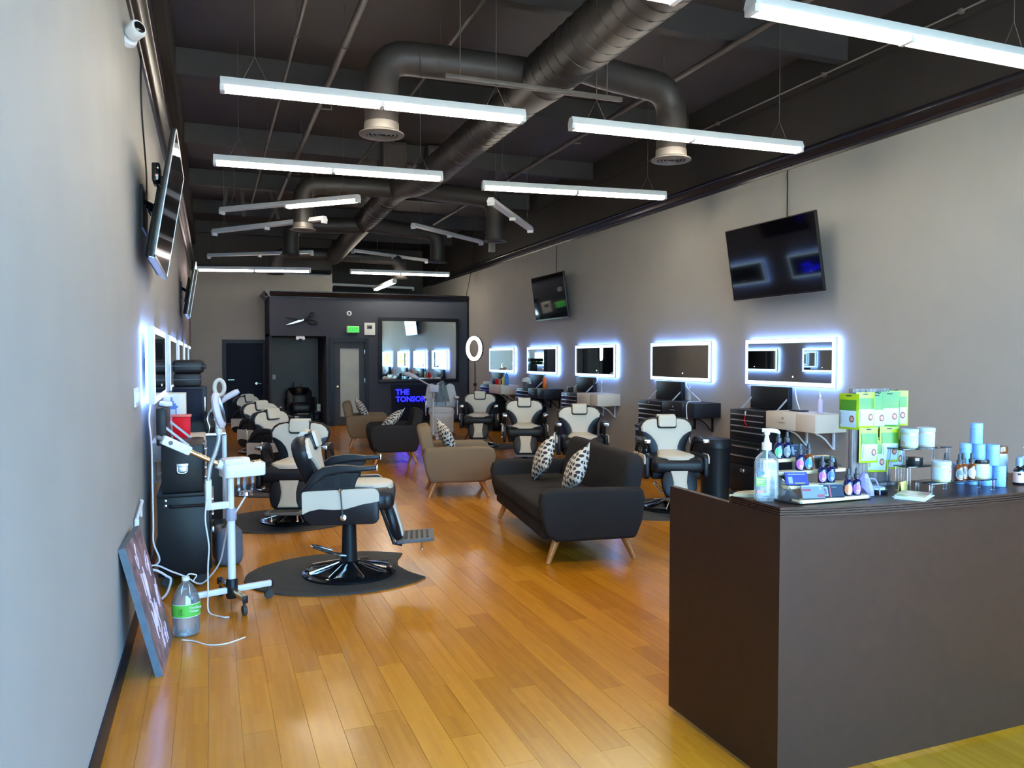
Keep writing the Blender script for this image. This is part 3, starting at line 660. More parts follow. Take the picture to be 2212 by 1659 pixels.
MB().tube(loop(.215, -.05, .11, .045, -10), .014, 8, closed=True).tube([(0, 0, 0), (.06, 0, -.01), (.12, 0, -.03)], [.022, .018, .014], 8).o('handle', 'black_plastic', t)
MB().lathe([(.022, 0), (.02, .014), (0, .016)], 14, X=TR(0, -.008, 0) @ RX(90)).o('pivot_screw', 'steel', t)
# big framed mirror on the partition
t = T('framed_mirror', 'large wide mirror in a dark frame on the partition', 'mirror', (4.895, YP, 1.84))
MB().box(-.945, .945, -.02, -.004, -.72, .72).o('mirror_glass', 'mirror', t)
for a in ((-1.03, 1.03, .72, .81), (-1.03, 1.03, -.81, -.72)): MB().rbox(a[0], a[1], -.04, 0, a[2], a[3], .006).o('frame_rail', 'frame_black', t)
for a in (-1.03, .945): MB().rbox(a, a + .085, -.04, 0, -.72, .72, .006).o('frame_stile', 'frame_black', t)
# neon sign panel
t = T('neon_sign', 'black panel leaning on the partition with glowing blue lettering', 'neon sign', (4.88, YP - .10, 0.10))
MB().box(-.70, .70, 0, .03, 0, .88, X=RX(-4)).o('panel', 'door_dark', t)
for fx in (-.5, .5): MB().box(fx - .05, fx + .05, -.02, .12, -.10, .0).o('base_foot', 'black_plastic', t)
text('lettering', 'THE', .19, 'blue_neon', t, RX(-4) @ TR(-.605, -.012, .635) @ XZF, .006, .004)
text('lettering', 'TONSOR', .185, 'blue_neon', t, RX(-4) @ TR(-.605, -.012, .46) @ XZF, .006, .004)
def plate(loc, rz, label, kind):
    t = T('outlet_plate' if kind == 'outlet' else 'switch_plate', label, 'outlet' if kind == 'outlet' else 'light switch', loc, rz)
    MB().rbox(-.04, .04, -.006, 0, -.06, .06, .003).o('cover_plate', 'offwhite_plastic', t)
    for z in ((-.028, .028) if kind == 'outlet' else (0,)): MB().rbox(-.016, .016, -.009, -.005, z - .018, z + .018, .002).o('receptacle' if kind == 'outlet' else 'rocker', 'white_plastic', t)
t = T('switch_plate', 'beige multi-gang switch plate on the left wall before the closest lit mirror', 'light switch', (XL, 5.46, 1.40), R(90))
MB().rbox(-.10, .10, -.012, 0, -.06, .06, .003).o('cover_plate', 'offwhite_plastic', t)
for x in (-.07, -.023, .023, .07): MB().rbox(x - .012, x + .012, -.018, -.01, -.03, .03, .002).o('rocker', 'white_plastic', t)
plate((1.50, YB - .14, 1.16), 0, 'white switch on the alcove back wall', 'switch'); plate((2.50, YB - .14, .50), 0, 'white outlet on the alcove wall beside the shampoo chair', 'outlet')
MB().rbox(-.02, .02, -.05, 0, -.03, .03, .005).o('plug', 'white_plastic', None, (2.5, YB - .15, .48)); o = bpy.data.objects['plug']; tag(o, 'white plug in the alcove outlet', 'plug')

# ================================================================== LIT MIRRORS
def lit_mirror(side, y0, y1, label, z0=1.325, z1=1.872, depth=.07):
    # box mirror standing off the wall; local +X points into the room, width along Y
    x = XR if side == 'R' else XL
    c = (y0 + y1) / 2; hw = (y1 - y0) / 2; hz = (z1 - z0) / 2
    t = T('lit_mirror', label, 'mirror', (x, c, (z0 + z1) / 2), R(180) if side == 'R' else 0, group='backlit station mirrors')
    MB().rbox(.045, depth, -hw, hw, -hz, hz, .004).o('casing', 'white_metal', t)
    MB().box(depth, depth + .003, -hw + .055, hw - .055, -hz + .055, hz - .055).o('mirror_glass', 'mirror', t)
    b = .05
    MB().box(depth, depth + .002, -hw + .006, hw - .006, hz - b, hz - .008).box(depth, depth + .002, -hw + .006, hw - .006, -hz + .008, -hz + b).box(depth, depth + .002, -hw + .006, -hw + b, -hz + b, hz - b).box(depth, depth + .002, hw - b, hw - .006, -hz + b, hz - b).o('light_band', 'led_band', t)
    mb = MB(); mb.keep = True; e = .012; d_ = .016
    for (p, q, ny, nz) in (((-hw + e, hz - e), (hw - e, hz - e), 0, 1), ((-hw + e, -hz + e), (hw - e, -hz + e), 0, -1), ((-hw + e, -hz + e), (-hw + e, hz - e), -1, 0), ((hw - e, -hz + e), (hw - e, hz - e), 1, 0)):
        # tilted strip facing the wall and outwards
        P0 = Vector((.042, p[0], p[1])); P1 = Vector((.042, q[0], q[1])); off = Vector((-d_, -ny * d_, -nz * d_)); nrm = Vector((-1, ny, nz))
        quad = [P0, P1, P1 + off, P0 + off]
        if (quad[1] - quad[0]).cross(quad[2] - quad[1]).dot(nrm) < 0: quad = quad[::-1]
        mb.add(quad, [(0, 1, 2, 3)])
    mb.o('back_light_strip', 'led', t)
    for yy in (-hw * .5, hw * .5): MB().box(0.001, .045, yy - .03, yy + .03, -.05, .05).o('wall_bracket', 'black_plastic', t)
    MB().lathe([(.008, 0), (.008, .002), (0, .0022)], 10, X=TR(depth + .003, .1, -hz + .11) @ RY(90)).o('touch_switch', 'white_led', t)
near = ('closest to the counter', 'second along from the counter', 'third along from the counter', 'fourth along from the counter', 'beside the ring light')
for k, (a, b) in enumerate(((6.40, 7.885), (8.595, 10.095), (11.187, 12.674), (13.473, 14.968), (15.73, 17.31))):
    lit_mirror('R', a, b, 'backlit rectangular mirror on the right wall, ' + near[k])
nearL = ('above the open tool chest by the steamer', 'behind the stacked black cases', 'third along from the steamer', 'fourth along from the steamer', 'closest to the back door')
for k, (a, b) in enumerate(((5.93, 7.35), (8.2, 9.65), (10.45, 11.9), (12.75, 14.2), (15.05, 16.5))):
    lit_mirror('L', a, b, 'backlit rectangular mirror on the left wall, ' + nearL[k], depth=.085)

# ================================================================== WORK STATIONS
def rolling_cabinet(loc, rz, label, w=.66, d=.42, h=.68):
    # front faces local +X, width along Y, back at x=0
    t = T('rolling_tool_cabinet', label, 'tool cabinet', loc, rz, group='black rolling tool cabinets')
    MB().rbox(0, d, 0, w, .09, h - .02, .006).o('body', 'black_steel', t)
    MB().rbox(-.004, d + .012, -.01, w + .01, h - .03, h, .008).o('top_rim', 'black_steel', t)
    for a, b in ((h - .15, h - .05), (h - .26, h - .16)):
        dr = MB().rbox(d, d + .012, .03, w - .03, a, b, .004).o('drawer', 'black_steel', t)
        MB().rbox(d + .012, d + .028, .05, w - .05, b - .022, b - .006, .003).o('drawer_pull', 'steel', dr)
    dr = MB().rbox(d, d + .012, .03, w - .03, .12, h - .28, .004).o('door', 'black_steel', t); MB().rbox(d + .012, d + .03, w * .45, w * .55, h - .36, h - .32, .004).o('door_latch', 'steel', dr)
    MB().tube(path_round([(d * .25, 0, h - .09), (d * .25, -.035, h - .09), (d * .95, -.035, h - .09), (d * .95, 0, h - .09)], .02), .011, 8).o('side_handle', 'black_plastic', t)
    mb = MB()
    for z in (h - .05, h - .085): mb.lathe([(.009, 0), (.009, .004), (0, .006)], 10, X=TR(d * .16, 0, z) @ RX(90))
    mb.o('rivet', 'steel', t)
    for x in (.06, d - .06):
        for y in (.07, w - .07):
            MB().tube([(x, y - .013, .04), (x, y + .013, .04)], .04, 14).box(x - .02, x + .02, y - .02, y + .02, .06, .095).o('caster', 'rubber', t)
    return t
def tool_chest(loc, rz, label, w=.66, d=.32, h=.36):
    t = T('tool_chest', label, 'tool chest', loc, rz, group='black tool chests with open lids')
    MB().rbox(0, d, 0, w, 0, h, .006).o('body', 'black_steel', t)
    for k in range(4):
        z = .05 + k * .068; dr = MB().rbox(d, d + .008, .03, w - .03, z, z + .06, .003).o('drawer', 'black_steel', t)
        MB().rbox(d + .008, d + .022, .04, w - .04, z + .043, z + .056, .003).o('drawer_pull', 'steel', dr)
    l = MB().rbox(-.03, .035, 0, w, h + .005, h + .272, .008, X=TR(0, 0, 0) @ RY(0)).o('lid', 'black_steel', t)
    mb = MB()
    for y in (.015, w - .015): mb.lathe([(.006, 0), (.006, .003), (0, .004)], 8, X=TR(.0, y * 1.0, h + .12) @ RX(90 if y < .1 else -90))
    mb.o('rivet', 'steel', l)
    for y in (.02, w - .02):
        MB().box(-.008, .008, -.005, .005, 0, .26, X=TR(.19, y, h - .01) @ RY(-48)).o('lid_strut', 'gooseneck', t)
    mb = MB().rbox(d * .36, d * .64, -.006, 0, h * .54, h * .62, .002); mb.tube(path_round([(d * .38, -.008, h * .57), (d * .38, -.02, h * .42), (d * .62, -.02, h * .42), (d * .62, -.008, h * .57)], .025), .005, 6)
    mb.rbox(d * .38, d * .62, -.008, -.004, h * .44, h * .55, .002).o('carry_handle', 'steel', t)
    MB().lathe([(.012, 0), (.012, .008), (0, .01)], 12, X=TR(d, w * .45, h - .022) @ RY(90)).o('lock', 'steel', t)
    return t
def wall_desk(loc, rz, label, m, w=.76, d=.40, h=.19, bm='white_metal'):
    t = T('floating_desk', label, 'desk', loc, rz, group='floating station desks')
    MB().rbox(0, d, 0, w, 0, h, .003).o('carcass', m, t)
    dr = MB().rbox(d, d + .014, .0, w * .62, .003, h - .003, .002).o('drawer_front', m, t)
    MB().rbox(d, d + .014, w * .63, w, .003, h - .003, .002).o('front_panel', m, t)
    MB().lathe([(.013, 0), (.013, .006), (0, .008)], 12, X=TR(d + .014, w * .36, h * .66) @ RY(90)).o('lock', 'steel', dr)
    MB().rbox(d + .014, d + .028, w * .28, w * .42, h * .40, h * .44, .003).o('drawer_pull', 'steel', dr)
    for y in (w * .25, w * .78):
        mb = MB().box(0, .02, y - .012, y + .012, -.20, 0).box(0, d * .7, y - .012, y + .012, -.02, 0)
        mb.tube([(.02, y, -.19), (.06, y, -.15), (.12, y, -.09), (.18, y, -.05), (.26, y, -.02)], .009, 6); mb.o('bracket', bm, t)
    return t
stn = [(6.30, 'white'), (8.45, 'black'), (11.12, 'white'), (13.30, 'black'), (15.58, 'white')]
for k, (s, c) in enumerate(stn):
    # right wall: local +X -> world -X, local +Y -> world -Y
    yc = s + .80
    rolling_cabinet((XR - .012, yc + .66, 0), R(180), 'black rolling tool cabinet under the right wall chest, ' + near[k])
    tool_chest((XR - .06, yc + .65, .682), R(180), 'black tool chest with raised lid on the right wall, ' + near[k], d=.33)
    wall_desk((XR - .002, s + .77, .87), R(180), '%s floating desk under the right wall mirror, %s' % (c, near[k]), c + '_laminate', bm='white_metal' if c == 'white' else 'black_plastic')
# left wall
rolling_cabinet((XL + .085, 6.0, 0), 0, 'black rolling tool cabinet behind the white steamer stand', d=.345, w=.66, h=.685)
tool_chest((XL + .115, 6.01, .687), 0, 'black tool chest with raised lid beside the left wall, near the steamer', d=.275, h=.335, w=.64)
wall_desk((XL + .002, 6.70, .83), 0, 'cream floating desk holding the red sharps bin on the left wall', 'white_laminate', w=.85, d=.385, h=.15)
t = T('rolling_tool_cabinet', 'black cabinet with pale aluminium edge behind the first left station', 'tool cabinet', (XL + .04, 8.0, 0))
MB().rbox(0, .52, 0, .6, .09, .90, .006).o('body', 'black_steel', t); MB().rbox(.50, .545, -.01, .01, .09, .915, .004).o('edge_profile', 'gooseneck', t); MB().rbox(0, .54, -.01, .61, .90, .93, .004).o('top', 'steel', t)
for x in (.06, .46):
    for y in (.07, .53): MB().tube([(x, y - .013, .04), (x, y + .013, .04)], .04, 12).box(x - .02, x + .02, y - .02, y + .02, .06, .095).o('caster', 'rubber', t)
t = T('sterilizer_cabinet', 'black box cabinet with glossy door carrying the stacked cases', 'cabinet', (XL + .10, 8.12, .932))
MB().rbox(0, .31, 0, .4, .09, .44, .01).o('body', 'black_laminate', t); MB().rbox(.02, .27, -.012, 0, .11, .42, .006).o('door', 'door_dark', t); MB().box(0, .31, .02, .4, 0, .09).o('base', 'black_plastic', t); MB().rbox(.285, .30, -.02, 0, .2, .34, .004).o('handle', 'steel', t)
t = T('equipment_case', 'black zip case lying on the glossy box cabinet', 'case', (XL + .11, 8.12, 1.374)); MB().rbox(0, .25, 0, .36, 0, .125, .02).o('shell', 'black_plastic', t); MB().tube([(.0, -.002, .065), (.25, -.002, .065)], .004, 6).o('zipper', 'grey_plastic', t)
t = T('equipment_case', 'wider black zip case on top of the case stack', 'case', (XL + .10, 8.10, 1.501)); MB().rbox(0, .29, 0, .36, 0, .13, .035, 3).o('shell', 'black_plastic', t); MB().tube([(.0, -.002, .07), (.29, -.002, .07)], .004, 6).o('zipper', 'grey_plastic', t); MB().rbox(.27, .31, .1, .2, .04, .09, .01).o('carry_handle', 'black_plastic', t)
# things on the left desk
t = T('sharps_bin', 'bright red plastic sharps bin with pink lid on the left desk', 'bin', (-.225, 6.80, .985))
MB().prism([(-.063, 0), (.063, 0), (.067, .19), (-.067, .19)], -.05, .05, 'xz', .008).o('body', 'red_plastic', t); MB().rbox(-.076, .076, -.058, .058, .19, .208, .006).o('lid', 'red_lid', t)
t = T('water_carton', 'white carton printed with a blue water jug on the left desk', 'carton', (-.37, 7.05, .982))
MB().box(0, .17, 0, .25, 0, .37).o('carton', 'card_box', t); MB().box(.0, .125, -.002, 0, 0.002, .368).o('front_panel', 'paper', t)
pr = MB().box(.025, .100, -.004, -.002, .02, .25)
for a in ((.055, .07, .31, .34), (.015, .11, .25, .27), (.03, .095, .27, .29), (.045, .08, .29, .31)): pr.box(a[0], a[1], -.004, -.002, a[2], a[3])
pr.o('jug_print', 'print_blue', t); MB().box(.034, .091, -.005, -.004, .03, .24).o('print_label', 'pouch_label', t); MB().box(.171, .1715, .05, .16, .12, .15).box(.171, .1715, .05, .18, .17, .19).o('side_print', 'grey_plastic', t)
t = T('snack_jar', 'printed candy jar with lilac lid beside the red bin', 'jar', (-.352, 6.80, .982)); MB().lathe([(.045, 0), (.05, .01), (.05, .12), (.04, .14)], 18).o('body', 'jar_print', t); MB().lathe([(.046, .14), (.046, .17), (.0, .172)], 18).o('lid', 'lilac_label', t)
t = T('trimmer_tray', 'flat dark tray on the cream left desk', 'tray', (-.13, 6.88, .982)); MB().rbox(-.05, .05, -.06, .06, 0, .012, .004).o('tray', 'black_plastic', t); MB().rbox(-.043, .043, -.053, .053, .012, .016, .002).o('liner', 'grey_plastic', t)
t = T('clipper', 'white hair clipper lying on the raised chest lid', 'clipper', (-.315, 6.2, 1.296), R(20)); MB().rbox(-.03, .03, -.09, .05, 0, .04, .015).o('body', 'white_plastic', t); MB().rbox(-.02, .02, .05, .10, .005, .03, .005).o('blade_head', 'black_plastic', t)
# bag on the floor
t = T('duffel_bag', 'slate grey fabric bag slumped behind the left tool cabinet', 'bag', (.11, 6.62, 0), R(10)); MB().rbox(-.10, .10, -.14, .16, 0, .30, .06, 4).o('body', 'bag_fabric', t); MB().tube(smooth([(-.06, -.05, .28), (0, -.06, .335), (.06, -.05, .28)], 5), .01, 6).o('strap', 'black_plastic', t)

# small things on the right stations
def spray(loc, label, m, capm='white_plastic', h=.15, r=.022):
    t = T('spray_bottle', label, 'bottle', loc); MB().lathe([(r * .9, 0), (r, .006), (r, h * .7), (r * .5, h * .8), (r * .4, h * .86)], 16).o('body', m, t); MB().lathe([(r * .45, h * .86), (r * .45, h * 1.0), (r * .2, h * 1.02), (r * .2, h * 1.15), (0, h * 1.16)], 12).o('cap', capm, t)
spray((6.02, 6.5, 1.062), 'clear lilac spray bottle on the white desk closest to the counter', 'lilac_label', h=.2, r=.028)
spray((6.05, 8.95, 1.062), 'clear spray bottle on the black desk second from the counter', 'clear_plastic', h=.2)
spray((6.0, 11.4, 1.062), 'clear spray bottle on the white desk third from the counter', 'clear_plastic', h=.2)
spray((6.0, 13.75, 1.062), 'orange bottle on the black desk fourth from the counter', 'orange_plastic', 'clear_plastic', h=.26, r=.04)
t = T('desk_mat', 'small black tray on the white desk closest to the counter', 'tray', (6.05, 6.85, 1.062)); MB().rbox(-.05, .05, -.10, .10, 0, .012, .004).o('tray', 'black_plastic', t); MB().rbox(-.042, .042, -.092, .092, .012, .015, .002).o('liner', 'grey_plastic', t)
for k, (yy, z1, yb, lab) in enumerate(((7.05, 1.325, 6.87, 'white mirror cord dropping to the desk closest to the counter'), (9.2, 1.325, 8.75, 'white mirror cord hanging over the black desk edge'), (11.9, 1.325, 12.05, 'white mirror cord slanting to the third station chest'))):
    pts = [(6.165, yy, z1), (6.16, yy - .02, z1 - .08), (6.12, (yy + yb) / 2, 1.16), (6.08, yb, 1.075)]
    if k == 1: pts += [(5.92, 8.66, 1.075), (5.785, 8.62, 1.05), (5.78, 8.6, .8), (5.79, 8.55, .55)]
    cord('power_cord', pts, .006, 'cord_white', lab)
def key_set(loc, label):
    t = T('key_ring', label, 'keys', loc); MB().rbox(-.006, 0, -.012, .012, -.05, 0, .002).o('key', 'steel', t); MB().tube(smooth([(0, 0, -.05), (-.004, .01, -.12), (-.004, -.03, -.16), (-.003, .02, -.20)], 4), .003, 5).o('red_lanyard', 'red_plastic', t)
key_set((5.775, 7.42, 1.03), 'keys on a red lanyard hanging from the chest closest to the counter')
key_set((5.775, 12.3, 1.03), 'keys on a red lanyard hanging from the third station chest')
def cup(loc, label, m, lid, s=1.0):
    t = T('cup', label, 'cup', loc); MB().lathe([(.035 * s, 0), (.05 * s, .12 * s), (.047 * s, .12 * s), (.033 * s, .006)], 18).o('cup_wall', m, t)
    if lid: MB().lathe([(.05 * s, .10 * s), (.056 * s, .12 * s), (.03 * s, .15 * s), (0, .155 * s)], 18).o('towel_lid', lid, t)
cup((5.92, 16.2, 1.062), 'red disposable cup on the white desk beside the ring light', 'red_plastic', None)
t = T('waste_pot', 'grey pot draped with a white towel on the fourth station chest', 'pot', (5.95, 14.55, 1.045)); MB().lathe([(.07, 0), (.085, .16), (.08, .16), (.068, .01)], 18).o('pot', 'grey_plastic', t); MB().lathe([(.10, .12), (.095, .17), (.07, .20), (0, .22)], 14).rbox(-.03, .03, -.2, -.06, .08, .12, .02).o('towel', 'paper', t)
t = T('shaker_bottle', 'blue water bottle among the clutter on the desk beside the ring light', 'bottle', (5.95, 15.68, 1.062)); MB().lathe([(.038, 0), (.042, .01), (.042, .17), (.03, .2)], 16).o('body', 'water_blue', t); MB().lathe([(.032, .2), (.032, .24), (.01, .25), (.01, .27), (0, .27)], 14).o('cap', 'water_blue', t)
spray((5.92, 15.8, 1.062), 'yellow and tan product bottle beside the blue water bottle', 'sticky', 'cardboard', h=.22, r=.03)
spray((5.98, 15.9, 1.062), 'dark clipper oil bottle with white cap beside the ring light', 'black_plastic', 'white_plastic', h=.2, r=.03)
spray((5.9, 15.98, 1.062), 'short brown bottle in the clutter beside the ring light', 'cardboard', 'black_plastic', h=.16, r=.03)
t = T('napkin_pile', 'crumpled white napkins on the chest beside the ring light', 'napkins', (5.95, 16.95, 1.045)); MB().puff(rrect(-.09, .09, -.09, .09, .04, 3), .06).o('napkin', 'paper', t); MB().puff(rrect(-.05, .07, -.20, -.08, .03, 3), .05).o('napkin', 'paper', t)
t = T('clipper_case', 'small black clipper case on the third station chest', 'case', (5.93, 12.45, 1.045)); MB().rbox(-.04, .04, -.05, .05, 0, .07, .01).o('base', 'black_plastic', t); MB().rbox(-.04, .04, -.05, .05, .07, .09, .008).o('lid', 'black_gloss', t)
t = T('waste_bin', 'black pedal bin with round lid beside the chest closest to the counter', 'bin', (5.42, 7.5, 0)); MB().lathe([(.14, 0), (.16, .02), (.17, .6), (.175, .62)], 24).o('body', 'black_plastic', t); MB().lathe([(.185, .62), (.185, .67), (.165, .72), (0, .745)], 24).o('lid', 'black_plastic', t); MB().rbox(-.26, -.13, -.05, .05, .02, .045, .008).o('pedal', 'steel', t)

# ================================================================== BARBER CHAIRS  (front faces local +X)
def barber_chair(loc, rz, label, lift=0.0, recline=-11, bz=.485):
    Z = lift
    t = T('barber_chair', label, 'barber chair', loc, rz, group='cream and black barber chairs')
    MB().lathe([(.33, .004), (.345, .012), (.345, .03), (.33, .042), (.27, .05), (.16, .075), (.09, .10), (.075, .11)], 36).o('base', 'black_gloss', t)
    MB().tube([(.337 * math.cos(a), .337 * math.sin(a), .022) for a in [2 * math.pi * i / 40 for i in range(40)]], .016, 6, closed=True).o('base_rim', 'black_gloss', t)
    for k in range(8):
        a = math.pi * 2 * (k + .5) / 8; MB().tube([(.08 * math.cos(a), .08 * math.sin(a), .105), (.31 * math.cos(a), .31 * math.sin(a), .05)], [.008, .012], 6).o('rib', 'chrome', t)
    MB().lathe([(.065, .08), (.058, .18), (.052, .28 + Z), (.05, .40 + Z)], 20).o('column', 'black_plastic', t)
    MB().tube(smooth([(-.02, -.06, .16), (-.12, -.10, .19), (-.24, -.13, .24), (-.27, -.11, .25), (-.24, -.09, .245), (-.12, -.06, .20)], 5), .010, 8).o('pump_lever', 'chrome', t)
    MB().rbox(-.26, .22, -.26, .26, .36 + Z, .46 + Z, .02).o('seat_frame', 'black_plastic', t)
    # seat
    so = rrect(-.24, .33, -.285, .285, .09, 5)
    MB().puff(so, .10, .06, X=TR(0, 0, .50 + Z)).o('seat', 'black_leather', t)
    MB().rbox(.20, .345, -.27, .27, .44 + Z, .58 + Z, .05, 4).o('seat_front_roll', 'black_leather', t)
    po = [(.345 - .02, 0.0)]
    po = arc(.17, 0, .165, -80, 80, 12); po = [(x, y * 1.25) for x, y in po] + [(-.2, .115), (-.2, -.115)]
    MB().puff(po, .045, X=TR(0, 0, .588 + Z) @ RY(2)).o('seat_pad', 'cream_leather', t)
    # side boxes
    prof = arc(-.20, .46 + Z, .10, 180, 270, 5) + arc(.19, .41 + Z, .05, 270, 360, 4) + arc(.19, .57 + Z, .05, 0, 90, 4) + arc(-.28, .585 + Z, .02, 90, 180, 3)
    wav = [(-.302, .44 + Z), (-.25, .465 + Z), (-.18, .478 + Z), (-.08, .470 + Z), (.0, .472 + Z), (.12, .505 + Z), (.242, .525 + Z)]
    inl = wav + arc(.19, .57 + Z, .052, 0, 90, 4) + arc(-.282, .585 + Z, .022, 90, 180, 3)
    for s in (-1, 1):
        sp = MB().prism(prof, s * .292, s * .345, 'xz', .012, 2).o('side_panel', 'black_leather', t)
        MB().prism(inl, s * .335, s * .352, 'xz', .004, 1).o('cream_inlay', 'cream_leather', sp)
        ap = MB().prism([(-.27, .60 + Z), (.06, .60 + Z), (.075, .66 + Z), (.11, .735 + Z), (-.12, .735 + Z), (-.20, .69 + Z)], s * .30, s * .325, 'xz', .004, 1).o('arm_panel', 'black_plastic', t)
        for k in range(5):
            for (xa, xb) in ((-.15 - .012 * k, -.08), (-.03, .04)):
                MB().box(xa, xb, s * .327 - .003, s * .327 + .003, .635 + k * .018 + Z, .643 + k * .018 + Z).o('vent_slot', 'black_gloss', ap)
        arm = [(-.31, .60 + Z), (-.28, .585 + Z), (-.22, .655 + Z), (-.13, .715 + Z), (.02, .735 + Z), (.22, .748 + Z), (.22, .782 + Z), (.10, .778 + Z), (.02, .790 + Z), (-.06, .792 + Z), (-.16, .775 + Z), (-.23, .73 + Z)]
        ar = MB().prism(arm, s * .285, s * .345, 'xz', .012, 2).o('armrest', 'black_leather', t)
        MB().rbox(.22, .232, s * .315 - .034, s * .315 + .034, .745 + Z, .785 + Z, .004).o('armrest_tip', 'chrome', ar)
    lv = MB().tube([(-.03, -.36, .605 + Z), (-.015, -.362, .42 + Z)], .006, 8).lathe([(0, -.016), (.012, -.011), (.016, 0), (.012, .011), (0, .016)], 12, (-.031, -.362, .615 + Z)); lv.lathe([(.022, 0), (.022, .012), (0, .016)], 14, X=TR(-.013, -.347, .415 + Z) @ RX(90)); lv.o('recline_lever', 'chrome', t)
    # backrest: panel in (y,z) leaning back
    BX = TR(-.185, 0, bz + Z) @ RY(recline) @ YZX
    half = [(.19, 0), (.198, .1), (.21, .17), (.245, .25), (.285, .32), (.305, .375), (.302, .42), (.275, .465), (.225, .495), (.15, .508), (.06, .512)]
    shell = [(-y, z) for y, z in half][::-1] + half; shell = half + [(-y, z) for y, z in half[::-1]]
    MB().puff(shell, .045, .075, X=BX).o('backrest', 'black_leather', t)
    hp = [(.105, .01), (.107, .10), (.118, .18), (.145, .24), (.19, .295), (.25, .335), (.283, .345), (.287, .395), (.262, .44), (.215, .474), (.15, .488), (.118, .486), (.112, .40), (.10, .385)]
    pad = hp + [(-y, z) for y, z in hp[::-1]]
    MB().puff(pad, .028, X=BX @ TR(0, 0, .034), prof=((1, 0), (.985, .6), (.95, .95), (.85, 1.05), (.5, 1.1))).o('backrest_pad', 'cream_leather', t)
    MB().box(-.10, .10, .118, .121, .0648, .0668, X=BX).o('pad_seam', 'offwhite_plastic', t)
    hr = MB().puff(rrect(-.112, .112, .375, .52, .03, 4), .045, .03, X=BX @ TR(0, 0, .045)).o('headrest', 'black_leather', t)
    MB().puff(rrect(-.100, .100, .388, .522, .025, 4), .022, X=BX @ TR(0, 0, .085), prof=((1, 0), (.98, .6), (.93, .95), (.8, 1.05), (.4, 1.1))).o('headrest_pad', 'cream_leather', hr)
    MB().tube(smooth([(-.10, 0, 0), (0, 0, 0), (.10, 0, 0)], 3), .045, 10, X=BX @ TR(0, .495, .02)).o('headrest_roll', 'cream_leather', hr)
    # leg rest, facing +X
    LX = TR(.285, 0, .475 + Z) @ RY(-17) @ YZX
    lo = [(.15, 0), (.165, -.05), (.19, -.12), (.185, -.20), (.16, -.27), (.12, -.30), (-.12, -.30), (-.16, -.27), (-.185, -.20), (-.19, -.12), (-.165, -.05), (-.15, 0)]
    MB().puff(lo, .035, .03, X=LX).o('leg_rest', 'black_leather', t)
    lp = [(.10, -.008), (.085, -.06), (.072, -.14), (.078, -.22), (.10, -.285), (-.10, -.285), (-.078, -.22), (-.072, -.14), (-.085, -.06), (-.10, -.008)]
    MB().puff(lp, .02, X=LX @ TR(0, 0, .03)).o('leg_pad', 'cream_leather', t)
    for s in (-1, 1): MB().tube([(.24, s * .13, .45 + Z), (.34, s * .13, .165 + Z), (.40, s * .13, .155 + Z)], .012, 8).o('footrest_bracket', 'black_plastic', t)
    fp = MB().prism(rrect(.37, .66, -.17, .17, .025, 3), .16 + Z, .185 + Z, 'xy', .004, 1, X=TR(0, 0, 0) @ RY(-4) @ TR(0, 0, -.02)).o('footrest', 'grey_plastic', t)
    for k in range(6): MB().box(.40 + k * .04, .42 + k * .04, -.13, .13, .185 + Z, .19 + Z, X=RY(-4) @ TR(0, 0, -.02)).o('tread', 'rubber', fp)
    for y in (-.12, .12): MB().tube([(.55, y, .20 + Z), (.55, y, .12 + Z)], .009, 8).lathe([(.014, 0), (.014, .01)], 10, (.55, y, .11 + Z)).o('footrest_post', 'chrome', t)
    return t
ch1 = barber_chair((.97, 5.94, 0), R(-14), 'cream and black barber chair standing sideways behind the white steamer', .09, -18, .495)
ch2 = barber_chair((.79, 8.08, 0), R(-107), 'cream and black barber chair directly behind the sideways one on the left row')
for p, a, lab in (((.86, 10.08, 0), -48, 'cream and black barber chair on the left row, third from the steamer'), ((.80, 11.92, 0), -60, 'cream and black barber chair on the left row, fourth from the steamer'), ((.77, 14.22, 0), -42, 'cream and black barber chair on the left row by the dark back door'),
                  ((4.67, 7.25, 0), -108, 'cream and black barber chair between the charcoal sofa and the reception counter'), ((4.66, 9.45, 0), -110, 'cream and black barber chair half hidden behind the charcoal sofa back'), ((4.55, 11.2, 0), -110, 'cream and black barber chair behind the tan armchair closest to the sofa'), ((4.62, 13.6, 0), -112, 'cream and black barber chair beside the white spa chair')):
    dup(ch2, p, R(a), lab)
def floor_mat_obj(loc, rz, label):
    t = T('floor_mat', label, 'floor mat', loc, rz, group='round anti-fatigue mats')
    out = arc(0, 0, .66, 50, 310, 28) + arc(.42, -.44, .06, 250, 330, 3) + arc(.42, .44, .06, 30, 110, 3)
    out = [(x, y * .82) for x, y in arc(0, 0, .72, 40, 320, 30)] + [(.47, -.2), (.43, 0), (.47, .2)]
    MB().prism(out, 0.0, .012, 'xy').o('mat', 'rubber', t, loc=(0, 0, .0005))
    inn = [(x * .86, y * .86) for x, y in out]; MB().prism(inn, .0125, .0135, 'xy').o('mat_field', 'rubber', t)
for p, a, lab in (((.93, 6.0, 0), 0, 'dark half-round floor mat under the sideways barber chair'), ((.72, 8.15, 0), 0, 'dark half-round floor mat under the second left barber chair'), ((.86, 10.1, 0), 0, 'dark half-round floor mat under the third left barber chair'),
                  ((4.6, 7.25, 0), 180, 'dark half-round floor mat under the barber chair by the counter'), ((4.66, 9.45, 0), 180, 'dark half-round floor mat under the barber chair behind the sofa'), ((4.55, 11.2, 0), 180, 'dark half-round floor mat behind the tan armchair closest to the sofa'), ((4.62, 13.6, 0), 180, 'dark half-round floor mat beside the white spa chair')):
    floor_mat_obj(p, R(a), lab)

